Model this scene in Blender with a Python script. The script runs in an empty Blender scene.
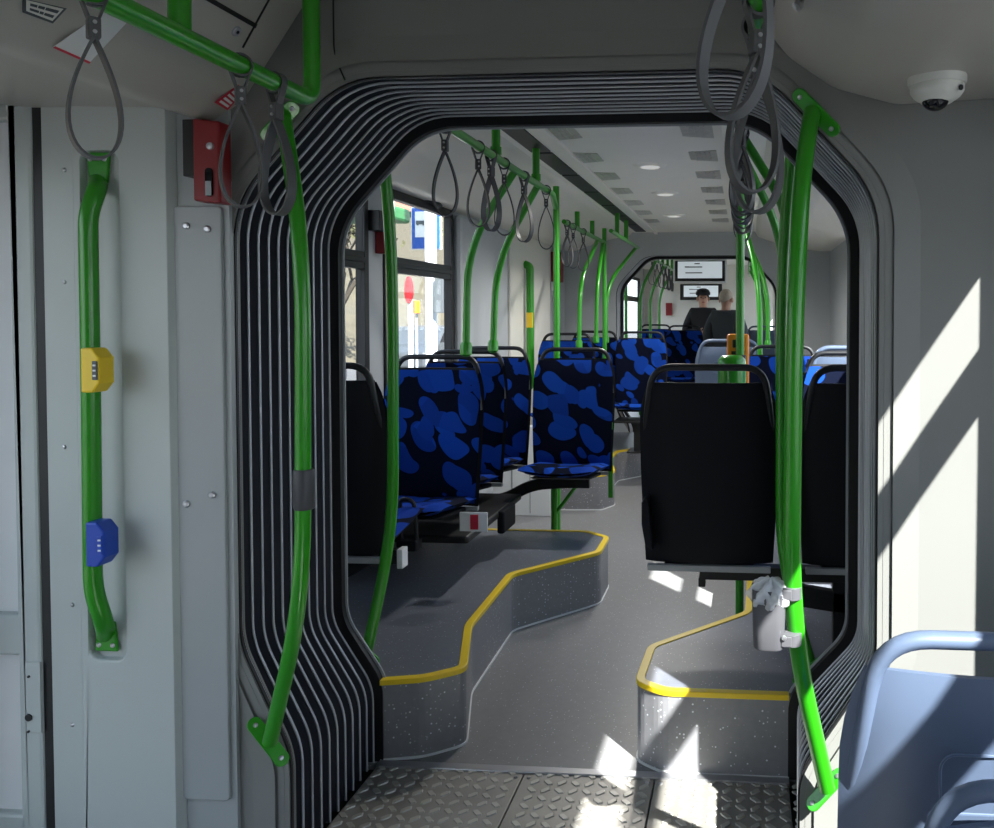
import bpy, math, random
from mathutils import Vector, Matrix
random.seed(7)
S = bpy.context.scene
COL = S.collection
PI = math.pi

# ------------------------------------------------------------------ camera
H = 1.38
YAW, PIT, FPX = math.radians(4.5), math.radians(1.5), 828.0
cam_d = bpy.data.cameras.new('camera'); cam = bpy.data.objects.new('camera', cam_d); COL.objects.link(cam)
cam.location = (0, 0, H); cam.rotation_euler = (PI/2-PIT, 0, YAW)
cam_d.sensor_fit = 'HORIZONTAL'; cam_d.sensor_width = 36; cam_d.lens = 36*FPX/994
CX, CY = 679.81, 336.68
cam_d.shift_x = (497-CX)/994; cam_d.shift_y = -(414-CY)/994
cam_d.clip_start = .05; cam_d.clip_end = 300
S.camera = cam
S.view_settings.view_transform = 'Standard'; S.view_settings.look = 'None'
S.view_settings.exposure = 0.7; S.view_settings.gamma = 1; S.view_settings.use_curve_mapping = False
S.cycles.use_denoising = True
S.cycles.max_bounces = 10; S.cycles.diffuse_bounces = 6; S.cycles.transparent_max_bounces = 16
S.cycles.sample_clamp_indirect = 6

# ------------------------------------------------------------------ sky and sun
W = bpy.data.worlds.new('sky'); S.world = W; W.use_nodes = True
wn = W.node_tree.nodes; wl = W.node_tree.links
bg = wn['Background']; bg.inputs[1].default_value = 2.2
tc = wn.new('ShaderNodeTexCoord'); sx = wn.new('ShaderNodeSeparateXYZ'); cr = wn.new('ShaderNodeValToRGB')
wl.new(tc.outputs['Generated'], sx.inputs[0]); wl.new(sx.outputs['Z'], cr.inputs[0]); wl.new(cr.outputs[0], bg.inputs[0])
cr.color_ramp.elements[0].position = 0; cr.color_ramp.elements[0].color = (.85, .9, .95, 1)
cr.color_ramp.elements[1].position = .8; cr.color_ramp.elements[1].color = (.45, .62, .9, 1)
sun_d = bpy.data.lights.new('sun', 'SUN'); sun = bpy.data.objects.new('sun', sun_d); COL.objects.link(sun)
sun_d.energy = 20; sun_d.angle = math.radians(.6); sun_d.color = (1, .97, .92)
SUNDIR = Vector((-.8, .95, -1.2))
sun.location = (6, -6, 9); sun.rotation_euler = SUNDIR.to_track_quat('-Z', 'Y').to_euler()

# ------------------------------------------------------------------ projection helpers (photo pixel -> point at a known depth)
F = Vector((-math.sin(YAW)*math.cos(PIT), math.cos(YAW)*math.cos(PIT), -math.sin(PIT)))
R = Vector((math.cos(YAW), math.sin(YAW), 0)); U = R.cross(F)
def ray(px, py): return F + R*((px-CX)/FPX) + U*((CY-py)/FPX)
def PY(px, py, y): d = ray(px, py); return Vector((0, 0, H)) + d*(y/d.y)
def PZ(px, py, z): d = ray(px, py); return Vector((0, 0, H)) + d*((z-H)/d.z)
def PX(px, py, x): d = ray(px, py); return Vector((0, 0, H)) + d*(x/d.x)

# ------------------------------------------------------------------ materials
MATS = {}
def mat(name, col, rough=.5, metal=0, var=0, vscale=8, bump=0, bscale=60, spec=.5, emit=None, coat=0):
    m = bpy.data.materials.new(name); m.use_nodes = True; MATS[name] = m
    n = m.node_tree.nodes; l = m.node_tree.links; b = n['Principled BSDF']
    b.inputs['Base Color'].default_value = (*col, 1); b.inputs['Roughness'].default_value = rough
    b.inputs['Metallic'].default_value = metal; b.inputs['Specular IOR Level'].default_value = spec
    b.inputs['Coat Weight'].default_value = coat
    if emit: b.inputs['Emission Color'].default_value = (*emit[0], 1); b.inputs['Emission Strength'].default_value = emit[1]
    t = n.new('ShaderNodeTexCoord')
    nz = n.new('ShaderNodeTexNoise'); nz.inputs['Scale'].default_value = vscale; nz.inputs['Detail'].default_value = 4
    l.new(t.outputs['Object'], nz.inputs['Vector'])
    mx = n.new('ShaderNodeMix'); mx.data_type = 'RGBA'
    v = var or .04
    mx.inputs[6].default_value = (*[c*(1-v) for c in col], 1); mx.inputs[7].default_value = (*[min(1, c*(1+v)) for c in col], 1)
    l.new(nz.outputs[0], mx.inputs[0]); l.new(mx.outputs[2], b.inputs['Base Color'])
    if bump:
        n2 = n.new('ShaderNodeTexNoise'); n2.inputs['Scale'].default_value = bscale; n2.inputs['Detail'].default_value = 3
        l.new(t.outputs['Object'], n2.inputs['Vector'])
        bp = n.new('ShaderNodeBump'); bp.inputs['Strength'].default_value = bump; bp.inputs['Distance'].default_value = .01
        l.new(n2.outputs[0], bp.inputs['Height']); l.new(bp.outputs[0], b.inputs['Normal'])
    return m
mat('green', (.022, .27, .006), .28, var=.03, coat=.3)
mat('panel_grey', (.47, .505, .485), .38, var=.03, vscale=3, bump=.02, bscale=8)
mat('panel_cream', (.72, .70, .64), .45, var=.03, vscale=3)
mat('panel_side', (.40, .42, .44), .45, var=.04, vscale=3)
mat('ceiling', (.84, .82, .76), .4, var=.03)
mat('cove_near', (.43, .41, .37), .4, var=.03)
mat('bulkhead', (.20, .20, .19), .42, var=.04, vscale=3)
mat('plate', (.34, .36, .36), .33, var=.03)
mat('black', (.008, .008, .009), .5)
mat('rubber', (.016, .019, .030), .42, var=.25, vscale=20, bump=.1, bscale=50)
mat('crest', (.54, .56, .60), .35, .3)
mat('alu', (.5, .5, .52), .3, .8)
mat('tread', (.30, .285, .26), .38, .35, var=.25, vscale=9)
mat('tread_worn', (.46, .44, .40), .36, .3, var=.2, vscale=9)
mat('bin_grey', (.09, .09, .10), .4)
mat('trim_grey', (.32, .34, .36), .4)
mat('yellow', (.80, .56, .012), .4)
mat('button_yellow', (.85, .58, .02), .35)
mat('button_blue', (.01, .06, .42), .35)
mat('red', (.22, .006, .01), .4)
mat('orange', (.95, .28, .01), .4)
mat('strap', (.085, .085, .088), .5)
mat('strap_dark', (.05, .05, .055), .5)
mat('shell_dark', (.006, .007, .010), .6, spec=.15)
mat('shell_grey', (.085, .115, .18), .38, var=.05)
mat('handle_dark', (.014, .015, .018), .42, spec=.3)
mat('white', (.75, .76, .76), .4)
mat('camera_white', (.62, .62, .57), .35)
mat('glass_black', (.005, .005, .006), .08)
mat('lamp', (.9, .9, .85), .5, emit=((1, .96, .9), .2))
mat('vent', (.48, .47, .43), .3, .2, var=.4, vscale=30)
mat('screen', (.55, .62, .66), .3, emit=((.72, .8, .85), .28))
mat('ink', (.08, .09, .1), .5)
mat('ink_blue', (.02, .03, .3), .5)
mat('ink_red', (.55, .02, .05), .5)
mat('cloth_black', (.012, .012, .014), .9, bump=.2, bscale=40)
mat('cloth_suit', (.05, .055, .06), .9, bump=.2, bscale=40)
mat('trousers', (.02, .022, .03), .9)
mat('skin', (.50, .27, .19), .55, var=.08)
mat('hair_grey', (.50, .42, .33), .8, var=.3, vscale=60, bump=.5, bscale=120)
mat('hair_dark', (.015, .012, .01), .8, bump=.5, bscale=120)
mat('paving', (.12, .105, .09), .8, var=.15, vscale=3, bump=.2)
mat('asphalt', (.06, .06, .062), .9, var=.15, vscale=4)
mat('earth', (.06, .05, .03), .95, var=.5, vscale=1.5, bump=.8, bscale=6)
mat('bark', (.05, .04, .03), .9, var=.3)
mat('leaf', (.05, .05, .018), .8, var=.5, vscale=5)
mat('wall_house', (.09, .08, .06), .8, var=.1)
mat('roof_house', (.22, .08, .05), .8, var=.1)
mat('sign_blue', (.015, .09, .42), .4)
mat('car_dark', (.03, .035, .045), .25, .3)
mat('car_silver', (.10, .11, .12), .25, .5)
mat('tyre', (.02, .02, .02), .8)
mat('green_post', (.015, .13, .03), .5)

def floor_mat(name, base, rough=.38, vs=95, vt=.17):
    m = mat(name, base, rough, var=.12, vscale=40); n = m.node_tree.nodes; l = m.node_tree.links
    b = n['Principled BSDF']; src = b.inputs['Base Color'].links[0].from_socket
    t = n.new('ShaderNodeTexCoord'); v = n.new('ShaderNodeTexVoronoi'); v.inputs['Scale'].default_value = vs
    l.new(t.outputs['Object'], v.inputs['Vector'])
    lt = n.new('ShaderNodeMath'); lt.operation = 'LESS_THAN'; lt.inputs[1].default_value = vt
    l.new(v.outputs['Distance'], lt.inputs[0])
    sp = n.new('ShaderNodeSeparateColor'); l.new(v.outputs['Color'], sp.inputs[0])
    g = n.new('ShaderNodeMath'); g.operation = 'GREATER_THAN'; g.inputs[1].default_value = .55; l.new(sp.outputs[0], g.inputs[0])
    mu = n.new('ShaderNodeMath'); mu.operation = 'MULTIPLY'; l.new(lt.outputs[0], mu.inputs[0]); l.new(g.outputs[0], mu.inputs[1])
    m2 = n.new('ShaderNodeMath'); m2.operation = 'MULTIPLY'; l.new(mu.outputs[0], m2.inputs[0]); l.new(sp.outputs[1], m2.inputs[1])
    mx = n.new('ShaderNodeMix'); mx.data_type = 'RGBA'; l.new(m2.outputs[0], mx.inputs[0]); l.new(src, mx.inputs[6])
    mx.inputs[7].default_value = (.75, .77, .82, 1); l.new(mx.outputs[2], b.inputs['Base Color'])
    return m
floor_mat('floor_grey', (.20, .20, .205))
floor_mat('floor_blue', (.13, .14, .17))
floor_mat('riser', (.22, .22, .235), .36, 85, .24)

def fabric():
    m = mat('fabric', (.01, .03, .2), .9, bump=.15, bscale=400, spec=.08); n = m.node_tree.nodes; l = m.node_tree.links
    b = n['Principled BSDF']; t = n.new('ShaderNodeTexCoord')
    ns = n.new('ShaderNodeTexNoise'); ns.inputs['Scale'].default_value = 7; l.new(t.outputs['Object'], ns.inputs['Vector'])
    ad = n.new('ShaderNodeMix'); ad.data_type = 'RGBA'; ad.blend_type = 'LINEAR_LIGHT'; ad.inputs[0].default_value = .035; ns.inputs['Detail'].default_value = 0
    l.new(t.outputs['Object'], ad.inputs[6]); l.new(ns.outputs['Color'], ad.inputs[7])
    oi = n.new('ShaderNodeObjectInfo'); va = n.new('ShaderNodeVectorMath'); va.operation = 'ADD'
    cb = n.new('ShaderNodeCombineXYZ'); ml = n.new('ShaderNodeMath'); ml.operation = 'MULTIPLY'; ml.inputs[1].default_value = 9
    l.new(oi.outputs['Random'], ml.inputs[0]); l.new(ml.outputs[0], cb.inputs[0]); l.new(ml.outputs[0], cb.inputs[2])
    l.new(ad.outputs[2], va.inputs[0]); l.new(cb.outputs[0], va.inputs[1])
    masks = []
    for sc_, rot, st_, th in ((10.5, .7, (1, .6, .6), .46), (9.0, -.6, (.6, .6, 1), .43)):
        mp = n.new('ShaderNodeMapping'); mp.inputs['Scale'].default_value = st_; mp.inputs['Rotation'].default_value = (0, rot, 0)
        rr = n.new('ShaderNodeMapping'); rr.inputs['Rotation'].default_value = (0, rot, 0); l.new(va.outputs[0], rr.inputs[0]); l.new(rr.outputs[0], mp.inputs[0])
        mp.inputs['Rotation'].default_value = (0, 0, 0)
        v = n.new('ShaderNodeTexVoronoi'); v.inputs['Scale'].default_value = sc_; v.inputs['Randomness'].default_value = .8; l.new(mp.outputs[0], v.inputs['Vector'])
        q = n.new('ShaderNodeMapRange'); q.inputs['From Min'].default_value = th+.012; q.inputs['From Max'].default_value = th; l.new(v.outputs['Distance'], q.inputs['Value']); masks.append(q)
    r = n.new('ShaderNodeMath'); r.operation = 'MAXIMUM'; l.new(masks[0].outputs[0], r.inputs[0]); l.new(masks[1].outputs[0], r.inputs[1])
    c1 = n.new('ShaderNodeMix'); c1.data_type = 'RGBA'; c1.inputs[6].default_value = (.004, .028, .20, 1); c1.inputs[7].default_value = (.006, .05, .32, 1)
    sp = n.new('ShaderNodeSeparateColor'); l.new(v.outputs['Color'], sp.inputs[0]); l.new(sp.outputs[0], c1.inputs[0])
    mx = n.new('ShaderNodeMix'); mx.data_type = 'RGBA'; mx.inputs[6].default_value = (.0015, .003, .012, 1)
    l.new(r.outputs[0], mx.inputs[0]); l.new(c1.outputs[2], mx.inputs[7]); l.new(mx.outputs[2], b.inputs['Base Color'])
fabric()
def glass(name, tint, gloss=.08):
    m = bpy.data.materials.new(name); m.use_nodes = True; MATS[name] = m; n = m.node_tree.nodes; l = m.node_tree.links
    n.clear(); o = n.new('ShaderNodeOutputMaterial'); mx = n.new('ShaderNodeMixShader'); tr = n.new('ShaderNodeBsdfTransparent'); gl = n.new('ShaderNodeBsdfGlossy')
    tr.inputs[0].default_value = (*tint, 1); gl.inputs['Roughness'].default_value = .02; mx.inputs[0].default_value = gloss
    l.new(tr.outputs[0], mx.inputs[1]); l.new(gl.outputs[0], mx.inputs[2]); l.new(mx.outputs[0], o.inputs[0])
glass('glass', (.93, .95, .95), .06)
def bag_mat():
    m = bpy.data.materials.new('bag_film'); m.use_nodes = True; MATS['bag_film'] = m; n = m.node_tree.nodes; l = m.node_tree.links
    b = n['Principled BSDF']; b.inputs['Base Color'].default_value = (.85, .86, .88, 1); b.inputs['Roughness'].default_value = .18
    b.inputs['Alpha'].default_value = .6
    ns = n.new('ShaderNodeTexNoise'); ns.inputs['Scale'].default_value = 45; bp = n.new('ShaderNodeBump'); bp.inputs['Strength'].default_value = 1
    t = n.new('ShaderNodeTexCoord'); l.new(t.outputs['Object'], ns.inputs['Vector']); l.new(ns.outputs[0], bp.inputs['Height']); l.new(bp.outputs[0], b.inputs['Normal'])
bag_mat()

# ------------------------------------------------------------------ mesh helpers
def fillet(pts, r, seg=6):
    pts = [Vector(p) for p in pts]; out = [pts[0]]
    for i in range(1, len(pts)-1):
        a, b, c = pts[i-1], pts[i], pts[i+1]
        u = (a-b); v = (c-b); ru = min(r, u.length*.49, v.length*.49)
        p0 = b+u.normalized()*ru; p1 = b+v.normalized()*ru
        for k in range(seg+1):
            t = k/seg; out.append(p0*(1-t)**2+b*2*t*(1-t)+p1*t*t)
    out.append(pts[-1]); return out
class MB:
    def __init__(s): s.v = []; s.f = []
    def add(s, vs, fs):
        o = len(s.v); s.v += [Vector(v) for v in vs]; s.f += [tuple(o+i for i in f) for f in fs]; return s
    def box(s, x0, x1, y0, y1, z0, z1):
        return s.add([(x, y, z) for z in (z0, z1) for y in (y0, y1) for x in (x0, x1)],
                     [(0, 2, 3, 1), (4, 5, 7, 6), (0, 1, 5, 4), (2, 6, 7, 3), (0, 4, 6, 2), (1, 3, 7, 5)])
    def obox(s, c, sz, M=None):
        M = M or Matrix.Identity(3); c = Vector(c)
        vs = [c+M@Vector((x*sz[0]/2, y*sz[1]/2, z*sz[2]/2)) for z in (-1, 1) for y in (-1, 1) for x in (-1, 1)]
        return s.add(vs, [(0, 2, 3, 1), (4, 5, 7, 6), (0, 1, 5, 4), (2, 6, 7, 3), (0, 4, 6, 2), (1, 3, 7, 5)])
    def sweep(s, pts, prof, closed=False, up=None, caps=True):
        pts = [Vector(p) for p in pts]; n = len(pts); m = len(prof); vs = []
        def tan(i):
            if closed: return (pts[(i+1) % n]-pts[i-1]).normalized()
            return (pts[min(i+1, n-1)]-pts[max(i-1, 0)]).normalized()
        t0 = tan(0)
        if up is not None: nrm = Vector(up)
        else: nrm = t0.orthogonal()
        for i in range(n):
            t = tan(i)
            if up is not None: a = Vector(up); a = (a-t*a.dot(t)).normalized()
            else: nrm = (nrm-t*nrm.dot(t)).normalized(); a = nrm
            b = t.cross(a)
            k = 1
            for (p, q) in prof: vs.append(pts[i]+a*p+b*q)
        fs = []
        for i in range(n if closed else n-1):
            j = (i+1) % n
            for k in range(m):
                l = (k+1) % m; fs.append((i*m+k, i*m+l, j*m+l, j*m+k))
        if not closed and caps: fs += [tuple(range(m))[::-1], tuple((n-1)*m+k for k in range(m))]
        return s.add(vs, fs)
    def tube(s, pts, r, n=12, closed=False): return s.sweep(pts, [(r*math.cos(a), r*math.sin(a)) for a in [2*PI*k/n for k in range(n)]], closed)
    def prism(s, poly, axis, a, b):
        def mk(p, w): return {'x': (w, p[0], p[1]), 'y': (p[0], w, p[1]), 'z': (p[0], p[1], w)}[axis]
        n = len(poly)
        return s.add([mk(p, a) for p in poly]+[mk(p, b) for p in poly], [tuple(range(n)), tuple(range(2*n-1, n-1, -1))]+[(i, i+n, (i+1) % n+n, (i+1) % n) for i in range(n)])
    def lathe(s, prof, c, axis=(0, 0, 1), n=20):
        ax = Vector(axis).normalized(); a = ax.orthogonal().normalized(); b = ax.cross(a); c = Vector(c); vs = []
        for (r, h) in prof:
            for k in range(n): th = 2*PI*k/n; vs.append(c+ax*h+(a*math.cos(th)+b*math.sin(th))*max(r, 1e-5))
        m = len(prof); fs = [(i*n+k, i*n+(k+1) % n, (i+1)*n+(k+1) % n, (i+1)*n+k) for i in range(m-1) for k in range(n)]
        fs += [tuple(range(n))[::-1], tuple((m-1)*n+k for k in range(n))]
        return s.add(vs, fs)
    def ell(s, c, r, n=16, m=10):
        c = Vector(c); vs = []; fs = []
        for i in range(m+1):
            ph = PI*i/m
            for k in range(n): th = 2*PI*k/n; vs.append(c+Vector((r[0]*math.sin(ph)*math.cos(th), r[1]*math.sin(ph)*math.sin(th), r[2]*math.cos(ph))))
        fs = [(i*n+k, (i+1)*n+k, (i+1)*n+(k+1) % n, i*n+(k+1) % n) for i in range(m) for k in range(n)]
        return s.add(vs, fs)
    def grid(s, fn, nu, nv, closed_u=False):
        vs = [fn(i/(nu), j/(nv)) for j in range(nv+1) for i in range(nu+1)]
        return s.add(vs, [(j*(nu+1)+i, j*(nu+1)+i+1, (j+1)*(nu+1)+i+1, (j+1)*(nu+1)+i) for j in range(nv) for i in range(nu)])
    def build(s, name, material, parent=None, smooth=None, bevel=0, local=False, segs=2, split=False):
        if split:
            par = list(range(len(s.v)))
            def fd(a):
                while par[a] != a: par[a] = par[par[a]]; a = par[a]
                return a
            for f in s.f:
                for q in f[1:]: par[fd(q)] = fd(f[0])
            groups = {}
            for i in range(len(s.v)): groups.setdefault(fd(i), []).append(i)
            res = None
            for r_, ids in groups.items():
                mp = {i: k for k, i in enumerate(ids)}; mb = MB(); mb.v = [s.v[i] for i in ids]; mb.f = [tuple(mp[i] for i in f) for f in s.f if fd(f[0]) == r_]
                res = mb.build(name, material, parent, smooth, bevel, local, segs)
            return res
        off = Vector((0, 0, 0))
        if not local:
            if parent is not None: off = wloc(parent)
            else:
                xs = [v.x for v in s.v]; ys = [v.y for v in s.v]; off = Vector(((min(xs)+max(xs))/2, (min(ys)+max(ys))/2, min(v.z for v in s.v)))
        me = bpy.data.meshes.new(name); me.from_pydata([v-off for v in s.v], [], s.f)
        import bmesh
        bm = bmesh.new(); bm.from_mesh(me); bmesh.ops.remove_doubles(bm, verts=bm.verts, dist=1e-6); bmesh.ops.recalc_face_normals(bm, faces=bm.faces)
        if smooth is not None:
            for f in bm.faces: f.smooth = True
            for e in bm.edges:
                if len(e.link_faces) == 2 and e.calc_face_angle(0) > math.radians(smooth): e.smooth = False
        bm.to_mesh(me); bm.free()
        me.materials.append(MATS[material]); o = bpy.data.objects.new(name, me); COL.objects.link(o)
        if parent is not None: o.parent = parent
        elif not local: o.location = off
        if bevel:
            md = o.modifiers.new('bevel', 'BEVEL'); md.width = bevel; md.segments = segs; md.limit_method = 'ANGLE'; md.angle_limit = math.radians(40)
        return o
def wloc(o):
    p = Vector(o.location)
    while o.parent: o = o.parent; p += Vector(o.location)
    return p
def tag(o, label, cat, group=None, kind=None):
    o['label'] = label; o['category'] = cat
    if group: o['group'] = group
    if kind: o['kind'] = kind
    return o
def thing(name, loc, label, cat, group=None, rz=0):
    o = bpy.data.objects.new(name, None); COL.objects.link(o); o.location = loc; o.rotation_euler.z = rz; o.empty_display_size = .1
    return tag(o, label, cat, group)
def struct(o): o['kind'] = 'structure'; return o
def sgroup(name, loc=(0, 0, 0)):
    o = bpy.data.objects.new(name, None); COL.objects.link(o); o.location = loc; o['kind'] = 'structure'; return o
def copy_tree(o, parent=None):
    c = o.copy(); COL.objects.link(c)
    if parent is not None: c.parent = parent
    for ch in [x for x in bpy.data.objects if x.parent is o]: copy_tree(ch, c)
    return c
def rrect(x0, x1, z0, z1, r, seg=5):
    out = []
    for (cx, cz, a) in ((x1-r, z1-r, 0), (x0+r, z1-r, PI/2), (x0+r, z0+r, PI), (x1-r, z0+r, 1.5*PI)):
        for k in range(seg+1): th = a+PI/2*k/seg; out.append((cx+r*math.cos(th), cz+r*math.sin(th)))
    return out

# ------------------------------------------------------------------ proportions of the vehicle
XC, XL, XR = -.467, -1.74, .80
ZC = 2.17
Y0, YA, YB, YC, YD, YE = -2.6, 1.92, 2.44, 7.9, 8.4, 14.2

def ring(out=0.0, low=(.44, .25), y=0):
    """opening of the articulation: from bottom left over the top to bottom right, as (x, z), grown outwards by out"""
    hw = .772+out; ht = 1.948+out
    raw = [(-.645-out, 0), (-.645-out, low[1]-out*.4), (-hw, low[0]-out*.2), (-hw, 1.655+out*.4), (-.50-out*.4, ht), (.50+out*.4, ht), (hw, 1.655+out*.4), (hw, low[0]-out*.2), (.597+out, low[1]-out*.4), (.597+out, 0)]
    P = [Vector((XC+p[0], y, p[1])) for p in raw]
    a = fillet(P[:4], .05, 6); b = fillet(P[2:8], .10, 7); c = fillet(P[6:], .05, 6)
    return a[:-1]+b[1:-1]+c[1:]

def bulkhead(name, y0, y1, material, out, low=(.44, .25), xl=XL, xr=XR, zt=ZC, zb=0.0):
    inner = ring(out, low); c = Vector((XC, 0, 1.0)); mb = MB(); outer = []
    n = len(inner)
    corners_done = set()
    for p in inner:
        if p.z < 1.0:                                       # sides and bottom: straight outwards
            q = Vector((xl if p.x < XC else xr, 0, p.z))
        else:
            d = p-c; t = 1e9
            if d.x < 0: t = min(t, (xl-c.x)/d.x)
            if d.x > 0: t = min(t, (xr-c.x)/d.x)
            if d.z > 0: t = min(t, (zt-c.z)/d.z)
            q = c+d*t
        outer.append(q)
    vs = []; fs = []
    for (a, b) in zip(inner, outer):
        vs += [(a.x, y0, a.z), (b.x, y0, b.z), (a.x, y1, a.z), (b.x, y1, b.z)]
    for i in range(n-1):
        j = i+1
        fs += [(4*i, 4*j, 4*j+1, 4*i+1), (4*i+2, 4*i+3, 4*j+3, 4*j+2), (4*i, 4*i+2, 4*j+2, 4*j), (4*i+1, 4*j+1, 4*j+3, 4*i+3)]
    # fill the two upper corners cut by the projection
    mb.add(vs, fs)
    for sx_ in (xl, xr):
        side = [q for q in outer if (q.x-XC)*(sx_-XC) > 0 and abs(q.x-sx_) < 1e-4 and q.z > 1.0]
        top = [q for q in outer if abs(q.z-zt) < 1e-4 and (q.x-XC)*(sx_-XC) > 0]
        if side and top:
            a = max(side, key=lambda q: q.z); b = max(top, key=lambda q: abs(q.x-XC))
            mb.prism([(a.x, a.z), (sx_, zt), (b.x, b.z)], 'y', y0, y1)
    o = mb.build(name, material); return struct(o)

def side_wall(name, x, thick, y0, y1, z0, z1, holes, material):
    """vertical wall along y with rectangular holes (ya, yb, za, zb)"""
    mb = MB(); xs = sorted((x, x+thick))
    ys = sorted(set([y0, y1]+[h[0] for h in holes]+[h[1] for h in holes])); zs = sorted(set([z0, z1]+[h[2] for h in holes]+[h[3] for h in holes]))
    for a, b in zip(ys, ys[1:]):
        for c, d in zip(zs, zs[1:]):
            if any(a >= h[0]-1e-6 and b <= h[1]+1e-6 and c >= h[2]-1e-6 and d <= h[3]+1e-6 for h in holes): continue
            mb.box(xs[0], xs[1], a, b, c, d)
    o = mb.build(name, material); return struct(o)

def window(idx, x, y0, y1, z0, z1, transom=(1.59, 1.67), inward=1):
    """framed pane in a side wall, frame standing a little into the room"""
    g = sgroup('window_%d' % idx, (x, (y0+y1)/2, z0)); t = .045; xa, xb = sorted((x+inward*.012, x-inward*.032))
    f = MB(); f.box(xa, xb, y0, y0+t, z0, z1).box(xa, xb, y1-t, y1, z0, z1).box(xa, xb, y0+t, y1-t, z0, z0+t).box(xa, xb, y0+t, y1-t, z1-t, z1)
    f.build('window_frame', 'black', g, bevel=.004)
    if transom:
        r = MB(); r.box(xa+.002, xb-.002, y0+t, y1-t, transom[0], transom[1]); r.box(xa+.01, xb+inward*.006, y0+t, y1-t, transom[0]+.028, transom[1]-.028)
        r.build('transom', 'handle_dark', g, bevel=.003)
    p = MB(); xm = (xa+xb)/2-inward*.01; p.box(xm-.002, xm+.002, y0+t*.5, y1-t*.5, z0+t*.5, z1-t*.5); p.build('pane', 'glass', g)
    return g

# ================================================================== SETTING
# floors
struct(MB().box(-1.95, XR+.1, Y0, 1.93, -.06, 0).build('floor', 'floor_grey'))
struct(MB().box(XL, XR, YB-.005, YC, -.06, 0).build('floor', 'floor_grey'))
struct(MB().box(XL, XR, YC, YD, -.06, 0).build('floor', 'floor_grey'))
struct(MB().box(XL, XR, YD, YE, -.06, 0).build('floor', 'floor_grey'))

# checkered plate across the joint: two sheets with raised lozenges, seams and screws
plate = sgroup('floor_plate', (XC, 2.18, -.02))
seams = [PZ(525, 772, 0).x, PZ(655, 778, 0).x]
xs = [XC-.655]+seams+[XC+.60]
base = MB()
for a, b in zip(xs, xs[1:]): base.box(a+.002, b-.002, 1.90, 2.412, -.02, .0)
base.build('sheet', 'tread', plate, bevel=.002)
struct(MB().box(XL, XR, 1.93, YB, -.08, -.022).build('floor', 'black'))
loz = MB(); st = .0405; k = 0
for i in range(int(1.30/st)+1):
    for j in range(int(.50/st)+1):
        x = XC-.635+i*st; y = 1.925+j*st; 
        if min(abs(x-s_) for s_ in seams) < .016: continue
        a = PI/4 if (i+j) % 2 else -PI/4; ca, sa = math.cos(a), math.sin(a); ps = []
        for (u, w) in ((-.0195, -.004), (-.012, .0085), (.012, .0085), (.0195, .004), (.012, -.0085), (-.012, -.0085)):
            ps.append((x+u*ca-w*sa, y+u*sa+w*ca))
        top = [(x+(p[0]-x)*.8, y+(p[1]-y)*.8, .0030) for p in ps]
        loz.add([(p[0], p[1], 0) for p in ps]+top, [tuple(range(6, 12))]+[(q, (q+1) % 6, (q+1) % 6+6, q+6) for q in range(6)])
loz.build('raised_pattern', 'tread_worn', plate)
sc = MB()
for a, b in zip(xs, xs[1:]):
    for x in (a+.02, b-.02):
        for y in (1.95, 2.39): sc.lathe([(.0001, 0), (.006, 0), (.006, .003), (.004, .0045), (.0001, .0045)], (x, y, 0), n=8)
sc.build('screw', 'alu', plate, split=True)
struct(MB().box(XC-.655, XC+.60, 2.412, 2.446, -.01, .006).build('trim_1', 'alu', bevel=.003))

# raised platforms with yellow nosing
def platform(idx, edge, wallx, ztop=.25, label=''):
    """edge: list of (x,y) of the free edge in order; closed against the wall at wallx"""
    poly = [Vector((p[0], p[1], 0)) for p in edge]
    path = fillet(poly, .035, 4)
    pl = [(p.x, p.y) for p in path]; loop = pl+[(wallx, pl[-1][1]), (wallx, pl[0][1])]
    g = sgroup('floor_platform', (wallx, pl[0][1], 0))
    MB().prism(loop, 'z', 0, ztop-.004).build('riser', 'riser', g)
    MB().prism(loop, 'z', ztop-.004, ztop).build('deck', 'floor_blue', g)
    # nosing: L shaped yellow strip along the free edge
    up = []
    mb = MB(); path3 = [Vector((p[0], p[1], ztop)) for p in pl]
    mb.sweep(path3, [(-.014, .004), (.003, .004), (.003, -.024), (-.014, -.024)] , up=(0, 0, 1))
    mb.build('trim_nosing', 'yellow', g, bevel=.002)
    mb = MB(); mb.sweep([Vector((p[0], p[1], .003)) for p in pl], [(-.003, .004), (.004, .004), (.004, -.004), (-.003, -.004)], up=(0, 0, 1)); mb.build('weld_seam', 'white', g)
    return g
e = [PZ(*p, .25) for p in [(424.5, 678), (466, 668), (471, 625), (512.5, 574), (600, 552), (609, 537), (587, 531)]]
eL = [(XC-.655, 2.447)]+[(p.x, p.y) for p in e]+[(XL, e[-1].y)]
platform(1, eL, XL)
e = [PZ(*p, .25) for p in [(662, 693), (636, 681), (649, 646), (746, 612), (748, 579)]]
eR = [(XC+.60, 2.447)]+[(p.x, max(p.y, 2.447)) for p in e]+[(.02, 6.6), (XR, 6.6)]
eR = eR[::-1]
platform(2, eR, XR)
e = [PZ(*p, .25) for p in [(571.5, 475), (602, 475), (615, 471), (610, 459), (618, 451), (643, 447)]]
eL2 = [(XL, e[0].y)]+[(p.x, p.y) for p in e]+[(-.86, 7.89), (XL, 7.89)]
platform(3, eL2[:-1], XL)
struct(MB().box(XL, -.86, YD+.02, 11.2, 0, .25).build('floor_platform', 'riser'))
struct(MB().box(.02, XR, YD+.02, 11.2, 0, .25).build('floor_platform', 'riser'))

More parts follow.
